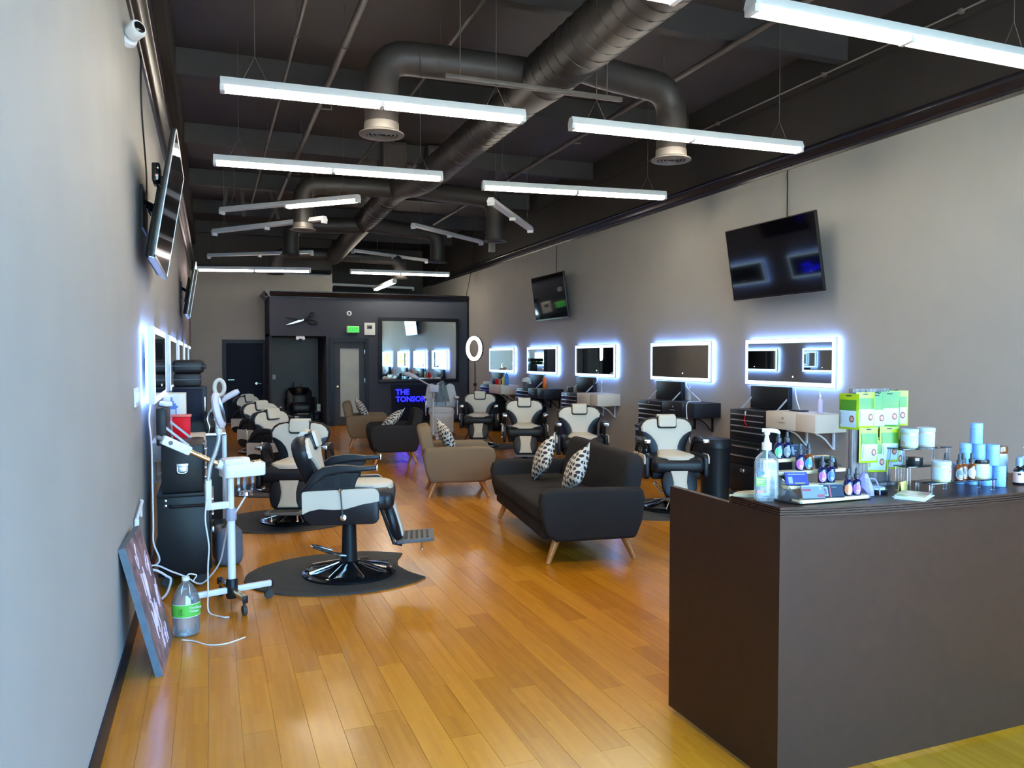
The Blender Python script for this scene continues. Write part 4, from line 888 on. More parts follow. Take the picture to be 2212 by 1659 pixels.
# ================================================================== SOFA AND ARMCHAIRS  (front faces local +X)
def sofa(loc, rz, label, fab, W, seats, cat, D=.80, name='sofa'):
    t = T(name, label, cat, loc, rz)
    h = W / 2; x0, x1 = -D / 2, D / 2; aw = .13
    MB().rbox(x0 + .08, x1 - .05, -h + aw - .01, h - aw + .01, .19, .33, .02).o('base_frame', fab, t)
    arm = [(x0 + .10, .185), (x1 - .14, .185), (x1 - .055, .25), (x1 - .02, .38), (x1 - .005, .50), (x1 - .025, .57), (x1 - .09, .605), (x1 - .25, .608), (x0 + .04, .595), (x0 + .015, .50), (x0 + .045, .32)]
    for s in (-1, 1):
        a, b = (-h, -h + aw) if s < 0 else (h - aw, h)
        MB().prism(arm, a, b, 'xz', .035, 3).o('arm', fab, t)
    sw = (W - 2 * aw) / seats
    for k in range(seats):
        y0 = -h + aw + k * sw
        MB().rbox(x0 + .18, x1 - .015, y0 + .004, y0 + sw - .004, .325, .465, .04, 4).o('seat_cushion', fab, t)
    BX = TR(x0 + .11, 0, .32) @ RY(-12)
    top = arc(h - aw - .02 - .12, .53 - .12, .12, 0, 90, 5) + arc(-(h - aw - .02 - .12), .53 - .12, .12, 90, 180, 5)
    out = [(-(h - aw - .005), -.06), (h - aw - .005, -.06)] + top
    bm_ = MB().prism(out, -.06, .10, 'yz', .05, 4, X=BX); bk = bm_.o('backrest', fab, t)
    nb = max(3, int((W - 2 * aw) / .21))
    for r_ in range(2):
        for k in range(nb if r_ == 0 else nb - 1):
            y = -(h - aw) + (k + (1.0 if r_ else .5)) * (2 * (h - aw) / nb)
            MB().lathe([(.013, 0), (.010, .006), (0, .009)], 10, X=BX @ TR(.099, y, .38 - .14 * r_) @ RY(90)).o('button', fab, bk)
    for sx in (-1, 1):
        for sy in (-1, 1):
            px, py = (x1 - .17 if sx > 0 else x0 + .17), sy * (h - .12)
            MB().tube([(px, py, .20), (px + sx * .085, py + sy * .035, 0.0)], [.034, .019], 12).o('leg', 'orange_wood', t)
    return t
sofa((2.985, 6.50, 0), R(180 - 7.7), 'charcoal tufted two-cushion sofa with orange tapered legs', 'dark_fabric', 1.98, 2, 'sofa', .91)
sofa((2.80, 9.10, 0), R(-13), 'tan tufted armchair nearest the charcoal sofa', 'tan_fabric', .84, 1, 'armchair', .88, 'armchair')
sofa((2.71, 12.25, 0), R(180 - 6), 'charcoal armchair facing the left row of barber chairs', 'dark_fabric', .84, 1, 'armchair', .82, 'armchair')
sofa((2.72, 14.55, 0), R(-10), 'tan tufted armchair in front of the glass panelled door', 'tan_fabric', .84, 1, 'armchair', .80, 'armchair')
def cushion(loc, rot, label, s=.40):
    t = T('throw_cushion', label, 'cushion', loc, rot=rot, group='white cushions with dark dots')
    n = 9; vs_ = []; fs_ = []
    for side in (1, -1):
        for i in range(n):
            for j in range(n):
                u, v = i / (n - 1) * 2 - 1, j / (n - 1) * 2 - 1
                q = (1 - u * u) * (1 - v * v); k = 1 - .10 * (1 - u * u) * (v * v) - 0
                y = u * s / 2 * (1 - .10 * (1 - v * v) * 1.0 * (abs(u) ** 2)); z = v * s / 2 * (1 - .10 * (1 - u * u) * (abs(v) ** 2))
                vs_.append((side * .075 * q ** .45, y, z))
    for sd in range(2):
        for i in range(n - 1):
            for j in range(n - 1):
                a = sd * n * n + i * n + j; f = (a, a + 1, a + n + 1, a + n); fs_.append(f if sd else f[::-1])
    mb = MB().add(vs_, fs_)
    me = mb.mesh('cover', 'cushion_print', 60)
    bm = bmesh.new(); bm.from_mesh(me); bmesh.ops.remove_doubles(bm, verts=bm.verts[:], dist=.0008); bmesh.ops.recalc_face_normals(bm, faces=bm.faces[:]); bm.to_mesh(me); bm.free(); me.shade_smooth()
    o = bpy.data.objects.new('cover', me); COL.objects.link(o); o.parent = t
    sq = [(0, s * .497 * a, s * .497 * b) for a, b in ((-1, -1), (1, -1), (1, 1), (-1, 1))]
    e = []
    for k in range(4):
        A, B = Vector(sq[k]), Vector(sq[(k + 1) % 4])
        for i in range(6):
            f = i / 6; p = A.lerp(B, f); bow = 1 - .10 * (1 - (2 * f - 1) ** 2); p = Vector((0, p.y * (bow if abs(p.y) > abs(p.z) else 1), p.z * (bow if abs(p.z) >= abs(p.y) else 1))); e.append(p)
    MB().tube(e, .004, 5, closed=True).o('piping', 'paper', t)
cushion((3.01, 6.93, .675), (R(32), R(-22), R(168)), 'dotted cushion on the charcoal sofa, at the tan armchair end')
cushion((2.97, 6.13, .665), (R(30), R(-24), R(166)), 'dotted cushion on the charcoal sofa, at the counter end')
cushion((2.66, 9.06, .68), (R(20), R(-24), R(-8)), 'dotted cushion on the tan armchair nearest the charcoal sofa')
cushion((2.66, 12.15, .665), (R(40), R(-48), R(172)), 'dotted cushion lying back in the charcoal armchair')
cushion((2.62, 14.5, .69), (R(25), R(-30), R(-8)), 'dotted cushion on the tan armchair by the glass panelled door')
# low side table behind the tan armchair
t = T('side_table', 'small dark pedestal table hidden between the armchairs and sofa', 'table', (2.95, 10.4, 0)); MB().lathe([(.16, 0), (.16, .012), (.02, .03)], 20).o('base', 'black_plastic', t); MB().tube([(0, 0, .02), (0, 0, .40)], .035, 12).o('leg', 'black_plastic', t); MB().lathe([(.22, .40), (.225, .41), (.22, .42), (0, .42)], 24).o('table_top', 'black_laminate', t)
# white spa chair with towel
t = T('spa_chair', 'old white leather hydraulic spa chair with chrome arms', 'spa chair', (4.55, 15.9, 0), R(-104))
MB().lathe([(.30, 0), (.30, .03), (.08, .07), (.06, .3), (.06, .42)], 24).o('base', 'chrome', t)
MB().puff(rrect(-.25, .30, -.27, .27, .08, 4), .11, .06, X=TR(0, 0, .50)).o('seat', 'white_leather', t)
BX = TR(-.22, 0, .58) @ RY(-14) @ YZX
for k in range(3):
    y0 = -.30 + k * .2; MB().puff([(y0, 0), (y0 + .2, 0), (y0 + .205 + (.03 if k == 2 else 0), .25)] + arc(y0 + .1, .42 + (.04 if k == 1 else 0), .105, 0, 180, 8) + [(y0 - .005 - (.03 if k == 0 else 0), .25)], .06, .05, X=BX).o('back_channel', 'white_leather', t)
MB().puff(rrect(-.25, .25, -.42, .02, .05, 4), .07, .04, X=TR(.32, 0, .50) @ RY(10) @ YZX).o('leg_rest', 'white_leather', t)
for s in (-1, 1):
    MB().tube(path_round([(-.24, s * .33, .45), (-.24, s * .33, .78), (.22, s * .33, .80), (.26, s * .33, .45)], .06), .014, 8).o('arm_frame', 'chrome', t); MB().rbox(-.2, .2, s * .33 - .04, s * .33 + .04, .80, .835, .012).o('arm_pad', 'white_leather', t)
t = T('towel', 'grey towel hanging over the white spa chair back', 'towel', (4.62, 15.72, 1.02), R(-104))
tw = MB(); n = 9; vs_ = []; fs_ = []
for i in range(n):
    for j in range(10):
        u = i / (n - 1) - .5; v = j / 9; wdt = .10 + .22 * v ** .8
        vs_.append((.02 * math.sin(u * 20 + v * 3) + .05 * (1 - v) * 0 + .01, u * wdt - .10, .12 - .40 * v))
for i in range(n - 1):
    for j in range(9): a = i * 10 + j; fs_.append((a, a + 1, a + 11, a + 10))
MB().add(vs_, fs_).add([(x - .025, y, z) for x, y, z in vs_], [f[::-1] for f in fs_]).o('cloth', 'towel', t); MB().lathe([(.03, -.02), (.05, 0), (.03, .03), (0, .035)], 12, (-.01, -.10, .12)).o('knot', 'towel', t)

# ================================================================== BACK AREA
t = T('ring_light', 'glowing ring light on a thin black tripod stand beside the rear mirror', 'ring light', (4.75, 14.3, 0), R(-150))
RXm = TR(0, 0, 1.83) @ RY(90) @ RZ(0)
MB().tube([(0, .165 * math.cos(a), 1.83 + .205 * math.sin(a)) for a in [2 * math.pi * i / 40 for i in range(40)]], .034, 10, closed=True).o('light_ring', 'ring_led', t)
MB().tube([(-.035, .175 * math.cos(a), 1.83 + .215 * math.sin(a)) for a in [2 * math.pi * i / 40 for i in range(40)]], .03, 8, closed=True).o('ring_back', 'black_plastic', t)
MB().tube([(-.03, 0, .35), (-.03, 0, 1.62)], .012, 10).o('pole', 'black_plastic', t)
for k in range(3):
    a = 2 * math.pi * k / 3; MB().tube([(-.03, 0, .45), (-.03 + .35 * math.cos(a), .35 * math.sin(a), .012)], .010, 8).o('tripod_leg', 'black_plastic', t)
MB().rbox(-.05, -.01, -.03, .03, 1.1, 1.16, .008).o('height_clamp', 'black_plastic', t)
t = T('facial_steamer', 'white facial steamer with raised nozzle arm beside the spa chair', 'steamer', (4.22, 15.35, 0), R(160))
MB().tube([(0, 0, .08), (0, 0, .95)], .02, 10).o('pole', 'offwhite_plastic', t); MB().rbox(-.12, .08, -.08, .08, .95, 1.10, .02).o('head_unit', 'lav_plastic', t); MB().lathe([(.045, 0), (.05, .02), (.05, .10), (.03, .12)], 14, (-.03, 0, .83)).o('water_jar', 'clear_acrylic', t)
MB().tube([(.05, 0, 1.08), (.33, 0, 1.24)], .014, 8).o('steam_arm', 'lav_plastic', t); MB().tube([(.30, 0, 1.23), (.38, 0, 1.275), (.52, 0, 1.325), (.58, 0, 1.33)], [.025, .045, .045, .025], 12).o('nozzle', 'lav_plastic', t)
for k in range(4): a = math.pi * k / 2 + .4; MB().tube([(0, 0, .09), (.26 * math.cos(a), .26 * math.sin(a), .07)], .018, 8).tube([(.25 * math.cos(a), .25 * math.sin(a) - .012, .03), (.25 * math.cos(a), .25 * math.sin(a) + .012, .03)], .03, 10).o('foot', 'offwhite_plastic', t)
t = T('shampoo_chair', 'black shampoo bowl chair in the alcove', 'shampoo chair', (2.06, 19.75, 0), R(-90))
MB().rbox(-.55, -.2, -.16, .16, 0, .72, .02).o('pedestal', 'black_plastic', t); MB().puff(rrect(-.27, .27, -.25, .25, .1, 4), .12, .12, X=TR(0, 0, .42)).o('seat', 'black_leather', t)
MB().puff(rrect(-.32, .32, 0, .50, .12, 4), .06, .06, X=TR(-.26, 0, .42) @ RY(-25) @ YZX).o('backrest', 'black_leather', t)
for s in (-1, 1): MB().tube(path_round([(-.25, s * .33, .35), (-.22, s * .33, .66), (.2, s * .33, .64), (.22, s * .33, .35)], .08), .03, 8).o('armrest', 'black_plastic', t)
MB().lathe([(.10, 0), (.24, .02), (.28, .12), (.29, .22), (.27, .22), (.24, .12), (.08, .03)], 24, (-.50, 0, .68), sy=.9).o('shampoo_bowl', 'black_gloss', t); MB().tube([(-.72, -.1, .9), (-.72, -.1, 1.0), (-.66, -.1, 1.02)], .014, 8).tube([(-.72, .1, .9), (-.72, .1, .98)], .014, 8).o('faucet', 'chrome', t)
MB().rbox(-.1, .15, -.2, .2, .02, .30, .04).o('base', 'black_plastic', t); MB().rbox(.22, .5, -.14, .14, .28, .31, .01).o('footrest', 'grey_plastic', t)
t = T('storage_box', 'pale box on a black cart beside the shampoo chair', 'box', (2.485, 19.95, .32)); MB().box(-.07, .07, -.06, .06, 0, .17).o('carton', 'card_box', t); MB().box(-.07, .07, -.0615, -.06, .06, .10).o('print_band', 'exit_body', t)
t = T('utility_cart', 'low black cart holding the pale box in the alcove', 'cart', (2.485, 19.95, 0)); MB().rbox(-.10, .10, -.12, .12, .27, .315, .008).o('top_tray', 'black_plastic', t); MB().rbox(-.10, .10, -.12, .12, .06, .09, .008).o('lower_tray', 'black_plastic', t)
for x in (-.085, .085):
    for y in (-.1, .1): MB().tube([(x, y, 0), (x, y, .28)], .01, 8).o('post', 'black_plastic', t)

# ================================================================== FOREGROUND LEFT
def steamer():
    t = T('facial_steamer', 'white facial steamer on a four-wheeled stand in front of the left tool cabinet', 'steamer', (.114, 5.47, 0), R(16))
    MB().lathe([(.035, .05), (.038, .06), (.038, .17), (.032, .18)], 16).o('hub', 'black_plastic', t)
    for k, m in ((0, 'white_metal'), (1, 'chrome'), (2, 'white_metal'), (3, 'brass')):
        a = math.pi / 2 * k; c, s = math.cos(a), math.sin(a)
        f = MB().rbox(.03, .27, -.016, .016, .085, .125, .008, 2, X=RZ(90 * k)).o('stand_foot', m, t); MB().rbox(.262, .275, -.018, .018, .08, .13, .006, X=RZ(90 * k)).o('end_cap', 'black_plastic', f)
        MB().tube([(.25, -.012, .03), (.25, .012, .03)], .03, 14, X=RZ(90 * k + (25 * k) * 0)).tube([(.25, 0, .04), (.25, 0, .09)], .010, 8, X=RZ(90 * k)).o('caster', 'rubber', t)
    MB().tube([(0, 0, .16), (0, 0, .60)], .026, 14).o('pole', 'white_metal', t)
    MB().lathe([(.033, .57), (.036, .58), (.036, .64), (.031, .65)], 16).o('height_collar', 'grey_collar', t)
    MB().tube([(0, 0, .62), (0, 0, .87)], .021, 14).o('inner_pole', 'white_metal', t)
    h_ = MB().prism(rrect(-.06, .215, -.085, .085, .035, 4), .862, .95, 'xy', .010, 2).o('head_unit', 'white_plastic', t)
    MB().prism([(-.055, -.06), (.02, -.075), (.11, -.06), (.13, 0), (.11, .06), (.02, .075), (-.055, .06)], .945, .985, 'xy', .015, 2).o('head_dome', 'white_plastic', h_)
    MB().rbox(.14, .205, -.05, .05, .945, .956, .004).o('control_panel', 'brass', h_)
    MB().lathe([(.04, .862), (.055, .85), (.055, .79), (.05, .78), (.052, .74), (.04, .728), (0, .727)], 18, (.095, -.01, 0)).o('water_jar', 'clear_acrylic', t)
    MB().lathe([(.05, .755), (.05, .733), (0, .73)], 18, (.095, -.01, 0)).o('heating_element', 'chrome', t)
    MB().tube([(-.035, 0, .93), (-.085, 0, .955)], .03, 12).o('arm_socket', 'white_plastic', t)
    MB().tube([(-.075, 0, .95), (-.27, -.0, 1.055)], .017, 12).o('steam_arm', 'brass', t)
    d = Vector((-.24, 0, .128)).normalized(); nz = MB(); p = Vector((-.255, 0, 1.048))
    nz.prism(rrect(-.0, .19, -.03, .03, .012, 3), -.03, .03, 'xz', .010, 2, X=TR(*p) @ Matrix(((d.x, 0, -d.z, 0), (0, 1, 0, 0), (d.z, 0, d.x, 0), (0, 0, 0, 1))))
    nz = nz.o('nozzle', 'white_plastic', t); MB().tube([p + d * .19, p + d * .225], .014, 10).o('nozzle_tip', 'grey_plastic', nz); MB().lathe([(.014, 0), (.013, .006), (.006, .008), (0, .008)], 12, X=TR(*(p + d * .14)) @ TR(0, -.03, 0) @ RX(90)).o('dial', 'grey_plastic', nz)
    MB().rbox(-.155, -.015, -.016, .016, .655, .70, .004).o('cross_bar', 'white_metal', t)
    MB().rbox(-.165, -.125, -.018, .018, .655, .86, .010).o('lamp_post', 'offwhite_plastic', t)
    return t
steamer()
t = T('magnifier_lamp', 'magnifier lamp on a grey gooseneck clamped to the front steamer stand', 'lamp', (-.03, 5.42, .85))
MB().tube(smooth([(.005, 0, 0), (.02, 0, .10), (.05, 0, .18), (.072, 0, .26), (.075, 0, .32)], 5), .014, 10).o('gooseneck', 'gooseneck', t)
MB().tube([(.074, 0, .30), (.074, 0, .345)], [.017, .022], 12).o('lens_collar', 'offwhite_plastic', t)
MB().lathe([(0, -.024), (.06, -.024), (.105, -.020), (.122, -.006), (.122, .006), (.105, .020), (.06, .024), (0, .024)], 28, X=TR(.074, 0, .455) @ RZ(-8) @ RY(78)).o('lens_housing', 'lav_plastic', t)
MB().lathe([(.085, .0245), (.085, .027), (0, .028)], 24, X=TR(.074, 0, .455) @ RZ(-8) @ RY(78)).o('magnifier_lens', 'clear_acrylic', t)
t = T('ring_lamp', 'small white ring lamp on a gooseneck behind the black case stack', 'lamp', (-.01, 8.05, .932))
MB().rbox(-.03, .03, -.03, .03, 0, .05, .008).o('clamp', 'black_plastic', t)
MB().tube(smooth([(0, 0, .05), (-.02, 0, .15), (.03, 0, .24), (.065, 0, .33)], 5), .016, 10).o('gooseneck', 'gooseneck', t)
MB().tube([(.085 + .045 * math.cos(a) , 0, .43 + .075 * math.sin(a)) for a in [2 * math.pi * i / 24 for i in range(24)]], .020, 8, closed=True).o('lamp_ring', 'offwhite_plastic', t)
t = T('steam_wand', 'white steam wand pointing up beside the small ring lamp', 'steamer', (.05, 7.93, .932))
MB().rbox(-.02, .02, -.02, .02, 0, .25, .006).o('stand', 'steel', t); MB().tube([(0, 0, .24), (.06, 0, .31)], .012, 8).o('arm', 'lav_plastic', t); MB().tube([(.05, 0, .30), (.08, 0, .335), (.17, 0, .385), (.2, 0, .40)], [.018, .03, .03, .02], 10).o('nozzle', 'lav_plastic', t)
mb = MB(); t = T('tool_hooks', 'cluster of shiny clippers and cords on the black cabinet by the case stack', 'tools', (-.05, 7.95, .932))
for k in range(5): MB().tube(smooth([(k * .022, 0, 0), (k * .022 + .01, -.01, .06), (k * .022 - .01, .01, .13), (k * .022 + .006, 0, .2)], 4), .008, 6).o('tool', ('black_plastic', 'steel', 'black_plastic')[k % 3], t)

# water jug
t = T('water_jug', 'clear plastic water jug with a green label on the floor', 'water jug', (-.155, 4.99, 0))
prof = [(.0, .002), (.06, .0), (.074, .008), (.078, .03), (.075, .05), (.078, .06), (.075, .08), (.078, .09), (.075, .105), (.079, .115), (.079, .20), (.074, .215), (.062, .255), (.04, .295), (.021, .315), (.019, .33)]
MB().lathe(prof, 22, sx=1.0, sy=.95).o('bottle', 'clear_plastic', t); MB().lathe([(max(0, r - .004), z + .003 if r > 0 else z + .003) for r, z in prof[:-4]] + [(0, .252)], 22, sy=.95).o('water', 'liquid', t)
def wrap(r0, z0, z1, a0, a1): 
    vs_ = [(r0 * math.sin(R(a0 + (a1 - a0) * i / 16)), -r0 * .95 * math.cos(R(a0 + (a1 - a0) * i / 16)), z) for z in (z0, z1) for i in range(17)]
    return MB().add(vs_, [(i, i + 1, i + 18, i + 17) for i in range(16)])
lb = wrap(.0805, .12, .197, -80, 95).o('label', 'label_green', t)
q = wrap(.0811, .119, .123, -80, 95); q2 = wrap(.0811, .193, .197, -80, 95); q.add(q2.v, q2.f); q.o('label_border', 'paper', lb)
text('label_lettering', 'Distilled\nWater', .020, 'paper', lb, RZ(12) @ TR(.004, -.0795, .170) @ XZF, .0004, .0003)
mb = MB().box(-.035, -.030, -.0795, -.077, .15, .175).box(-.024, -.019, -.0795, -.077, .15, .175).box(-.037, -.016, -.0795, -.077, .138, .144).o('label_mark', 'pouch_green', lb)
MB().lathe([(.022, .325), (.022, .345), (.0, .347)], 16).o('cap', 'white_plastic', t)
MB().tube(path_round([(-.01, 0, .335), (.02, -.01, .365), (.065, -.01, .352), (.04, -.005, .315)], .012), .004, 6).o('handle', 'paper', t)

# canvas painting leaning on the wall
A = Vector((-.250, 4.36, .004)); B = Vector((-.228, 4.93, .004)); D = Vector((-.412, 4.44, .680))
ux = (B - A).normalized(); uy = ((D - A) - ux * (D - A).dot(ux)).normalized(); un = ux.cross(uy)
if un.x < 0: un = -un
CM = Matrix(((ux.x, uy.x, un.x, A.x), (ux.y, uy.y, un.y, A.y), (ux.z, uy.z, un.z, A.z), (0, 0, 0, 1)))
t = T('canvas_painting', 'unframed canvas with pale pink graffiti strokes leaning on the left wall', 'painting', (-.25, 4.36, 0)); INV = TR(.25, -4.36, 0)
MB().box(0, .575, 0, .70, -.036, -.001, X=INV @ CM).o('stretcher', 'canvas_edge', t); MB().box(0, .575, 0, .70, -.001, .0005, X=INV @ CM).o('painted_face', 'canvas_paint', t)
rr = random.Random(4)
for cx, cy, n_, sp, ln in ((.20, .60, 3, .03, .10), (.22, .44, 6, .05, .17), (.26, .24, 9, .09, .17), (.34, .10, 6, .09, .10), (.46, .30, 5, .05, .12), (.42, .50, 4, .05, .12)):
    for k in range(n_):
        x = cx + rr.uniform(-sp, sp); y = cy + rr.uniform(-.03, .03); l = ln * rr.uniform(.6, 1)
        MB().tube(smooth([(x, y - l / 2, .001), (x + rr.uniform(-.03, .03), y, .002), (x + rr.uniform(-.02, .05), y + l / 2, .001), (x + rr.uniform(0, .04), y + l * .2, .001)], 4), .0035, 4, X=INV @ CM).o('paint_stroke', 'stroke_pink', t)
t = T('wall_bracket', 'slim white angle bracket above the leaning canvas', 'bracket', (-.43, 5.2, .62))
MB().rbox(-.012, .012, -.008, .008, 0, .05, .002).o('stem', 'white_metal', t); MB().tube([(0, 0, .05), (.005, .35, .10)], .010, 6).o('bar', 'white_metal', t); MB().rbox(-.008, .004, .34, .37, .0, .11, .003).o('wall_plate', 'white_metal', t)
cord('power_cord', [(-.40, 6.1, 1.33), (-.405, 5.97, 1.22), (-.392, 5.95, 1.05), (-.39, 5.95, .79), (-.388, 5.95, .49), (-.388, 5.94, .36), (-.352, 5.94, .245), (-.37, 5.93, .205), (-.42, 5.92, .20)], .006, 'cord_white', 'white mirror cord running down beside the left tool cabinet')
cord('power_cord', [(-.43, 5.86, .215), (-.36, 5.85, .216), (-.273, 5.84, .17), (-.184, 5.82, .13), (-.089, 5.78, .08), (-.018, 5.74, .14), (.044, 5.68, .25), (.075, 5.60, .41), (.10, 5.52, .56), (.15, 5.44, .64), (.205, 5.46, .725)], .006, 'cord_white', 'white steamer cord sagging in front of the left tool cabinet')
cord('power_cord', [(-.036, 5.40, .72), (-.045, 5.385, .60), (-.025, 5.38, .43), (-.032, 5.38, .31), (-.034, 5.36, .14), (-.03, 5.34, .01), (.05, 5.22, .006), (.09, 5.2, .006)], .005, 'cord_white', 'white magnifier lamp cord hanging straight to the floor')
cord('power_cord', [(-.175, 4.88, .004), (-.108, 4.833, .004), (-.032, 4.742, .004), (.067, 4.726, .004), (.171, 4.798, .004)], .004, 'cord_white', 'thin pale cord curling on the floor beside the water jug')
cord('hose', [(-.43, 5.77, .22), (-.36, 5.76, .205), (-.30, 5.75, .165), (-.272, 5.75, .135), (-.295, 5.75, .05), (-.33, 5.74, .012)], .008, 'cord_white', 'thick white hose bending to the floor behind the jug', 'hose')
plate((XL, 5.86, .25), R(90), 'white wall outlet low beside the leaning canvas', 'outlet')

# ================================================================== RECEPTION COUNTER
CX0, CX1, CZ = 1.985, 3.86, 1.054
t = T('reception_counter', 'dark espresso reception counter with bowed ribbed top edge', 'reception counter', (CX0, 2.34, 0))
MB().box(0, .03, 0, .75, .02, CZ).o('end_panel', 'espresso', t); MB().box(CX1 - CX0 - .03, CX1 - CX0, 0, .75, .02, CZ).o('end_panel', 'espresso', t)
MB().box(.032, CX1 - CX0 - .032, .014, .034, .02, CZ).o('front_panel', 'espresso', t)
MB().box(.03, .045, .012, .03, .02, CZ).o('corner_strip', 'espresso', t)
MB().box(.03, CX1 - CX0 - .03, .2, .75, .72, .75).o('work_surface', 'espresso', t)
L = CX1 - CX0
def bow(i, inset=0.0, n=24): x = L * i / n; return (x, -.006 - .098 * (1 - (2 * x / L - 1) ** 2) ** .8 + inset)
def slab(z0, z1, ins):
    out = [(bow(i)[0] + (ins if i == 0 else -ins if i == 24 else 0), bow(i)[1] + ins) for i in range(25)]; out = [(-.006 + ins, out[0][1])] + out[1:-1] + [(L + .006 - ins, out[-1][1])] + [(L + .006 - ins, .30), (-.006 + ins, .30)]
    return MB().prism(out, z0, z1, 'xy')
tp = MB()
for k, (a, b, ins) in enumerate(((CZ, CZ + .006, 0), (CZ + .006, CZ + .009, .008), (CZ + .009, CZ + .015, 0), (CZ + .015, CZ + .018, .008), (CZ + .018, CZ + .024, 0), (CZ + .024, CZ + .027, .008), (CZ + .027, CZ + .036, 0))):
    s_ = slab(a, b, ins); tp.add(s_.v, s_.f)
tp.o('transaction_top', 'espresso', t, ang=30)
TZ = CZ + .0362
def C(x, y, z=0): return (x, y, TZ + z)
# sanitizer pump bottle
t = T('sanitizer_bottle', 'clear pump bottle of hand sanitizer on the counter corner', 'bottle', C(2.03, 2.475), R(-30))
body = MB()
for k, (z, s) in enumerate(((0, .93), (.006, 1), (.165, 1), (.185, .85), (.2, .55), (.212, .36))):
    pass
def sq(w, d, r): return rrect(-w / 2, w / 2, -d / 2, d / 2, r, 4)
def loft(levels, n=0):
    vs_ = []; fs_ = []; rg = []
    for z, w, d, r in levels: rg.append(len(vs_)); vs_ += [(x, y, z) for x, y in sq(w, d, r)]
    m = len(sq(1, 1, .1))
    for a, b in zip(rg[:-1], rg[1:]):
        for j in range(m): fs_.append((a + j, a + (j + 1) % m, b + (j + 1) % m, b + j))
    fs_.append(tuple(rg[0] + j for j in range(m))[::-1]); fs_.append(tuple(rg[-1] + j for j in range(m)))
    return MB().add(vs_, fs_)
loft([(0, .082, .056, .018), (.006, .09, .062, .022), (.15, .09, .062, .022), (.168, .08, .055, .022), (.185, .05, .04, .018), (.195, .03, .03, .0145), (.205, .03, .03, .0145)]).o('bottle', 'clear_plastic', t)
loft([(.004, .082, .055, .018), (.01, .084, .057, .02), (.14, .084, .057, .02), (.15, .08, .053, .02)]).o('gel', 'liquid', t)
MB().lathe([(.019, .20), (.019, .226), (.012, .23), (.008, .25), (.008, .262), (0, .264)], 16).o('pump_collar', 'white_plastic', t); MB().tube([(0, 0, .26), (0, 0, .275)], .012, 10).tube(smooth([(-.018, 0, .276), (.01, 0, .276), (.04, 0, .272), (.046, 0, .264)], 4), [.008] * 9 + [.006] * 4, 8).o('pump_nozzle', 'white_plastic', t)
MB().tube([(0, 0, .20), (.005, 0, .03)], .004, 6).o('dip_tube', 'white_plastic', t)
MB().box(-.043, -.008, -.0325, -.031, .062, .094).o('green_label', 'label_green', t); MB().box(-.040, -.012, -.0332, -.0325, .085, .088).box(-.040, -.014, -.0332, -.0325, .078, .081).box(-.040, -.018, -.0332, -.0325, .071, .074).o('label_print', 'paper', t); MB().box(-.036, -.012, -.0325, -.031, .105, .118).o('blue_print', 'print_blue', t); MB().box(-.040, -.014, -.0325, -.031, .036, .042).o('red_print', 'red_lid', t)
# stepped wooden display
t = T('stepped_display', 'four-step light wood and acrylic display stand on the counter', 'display stand', C(2.08, 2.34))
steps = [(.015, .0), (.08, .045), (.14, .09), (.205, .132)]
for y, z in steps: MB().rbox(.0, .345, y - .012, y + .035, z + .004, z + .018, .002).o('wooden_step', 'light_wood', t)
for x in (.002, .340): MB().prism([(-.005, 0), (.24, 0), (.24, .15), (.20, .15), (-.005, .012)], x, x + .003, 'yz').o('acrylic_side', 'clear_acrylic', t)
cols = {'green': (.08, .45, .22), 'slate': (.20, .24, .27), 'magenta': (.48, .10, .44), 'sky': (.03, .25, .72), 'violet': (.42, .12, .55), 'navy': (.05, .14, .36), 'orange': (.68, .24, .11), 'purple': (.35, .12, .6)}
for k, v in cols.items(): mat('oval_' + k, v, .35, var=.35, vscale=60)
def dropper(loc, rz, label, lab, glass='cobalt_glass', s=1.0, group='dropper bottles on the stepped display'):
    t = T('dropper_bottle', label, 'bottle', loc, rz, group)
    MB().lathe([(.013 * s, 0), (.0155 * s, .003 * s), (.0158 * s, .044 * s), (.013 * s, .053 * s), (.008 * s, .058 * s), (.008 * s, .062 * s)], 18).o('bottle', glass, t)
    MB().lathe([(.0095 * s, .060 * s), (.0100 * s, .062 * s), (.0098 * s, .074 * s), (.006 * s, .076 * s), (.0055 * s, .088 * s), (.0045 * s, .095 * s), (0, .097 * s)], 14).o('dropper_cap', 'dropper_rubber', t)
    vs_ = []; n = 10
    for j in range(n + 1):
        for i in range(9):
            th = R(-52 + 104 * i / 8); zz = -1 + 2 * j / n; wv = math.sqrt(max(0, 1 - zz * zz)); q = th * wv
            vs_.append((.0162 * s * math.sin(q), -.0162 * s * math.cos(q), .024 * s + zz * .0185 * s))
    fs_ = [(j * 9 + i, j * 9 + i + 1, j * 9 + i + 10, j * 9 + i + 9) for j in range(n) for i in range(8)]
    MB().add(vs_, fs_).o('oval_label', 'oval_' + lab if 'oval_' + lab in M else lab, t)
    mb = MB()
    for z in (.012, .017): mb.box(-.002 * s, .009 * s, -.0172 * s, -.0166 * s, z * s, (z + .0025) * s)
    mb.tube([(.0135 * s * math.cos(a) * .75, -.0164 * s + .0035 * s * math.cos(a) ** 2, .024 * s + .0185 * s * math.sin(a)) for a in [2 * math.pi * i / 20 for i in range(20)]], .0005 * s, 4, closed=True)
    mb.o('label_print', 'paper', t)
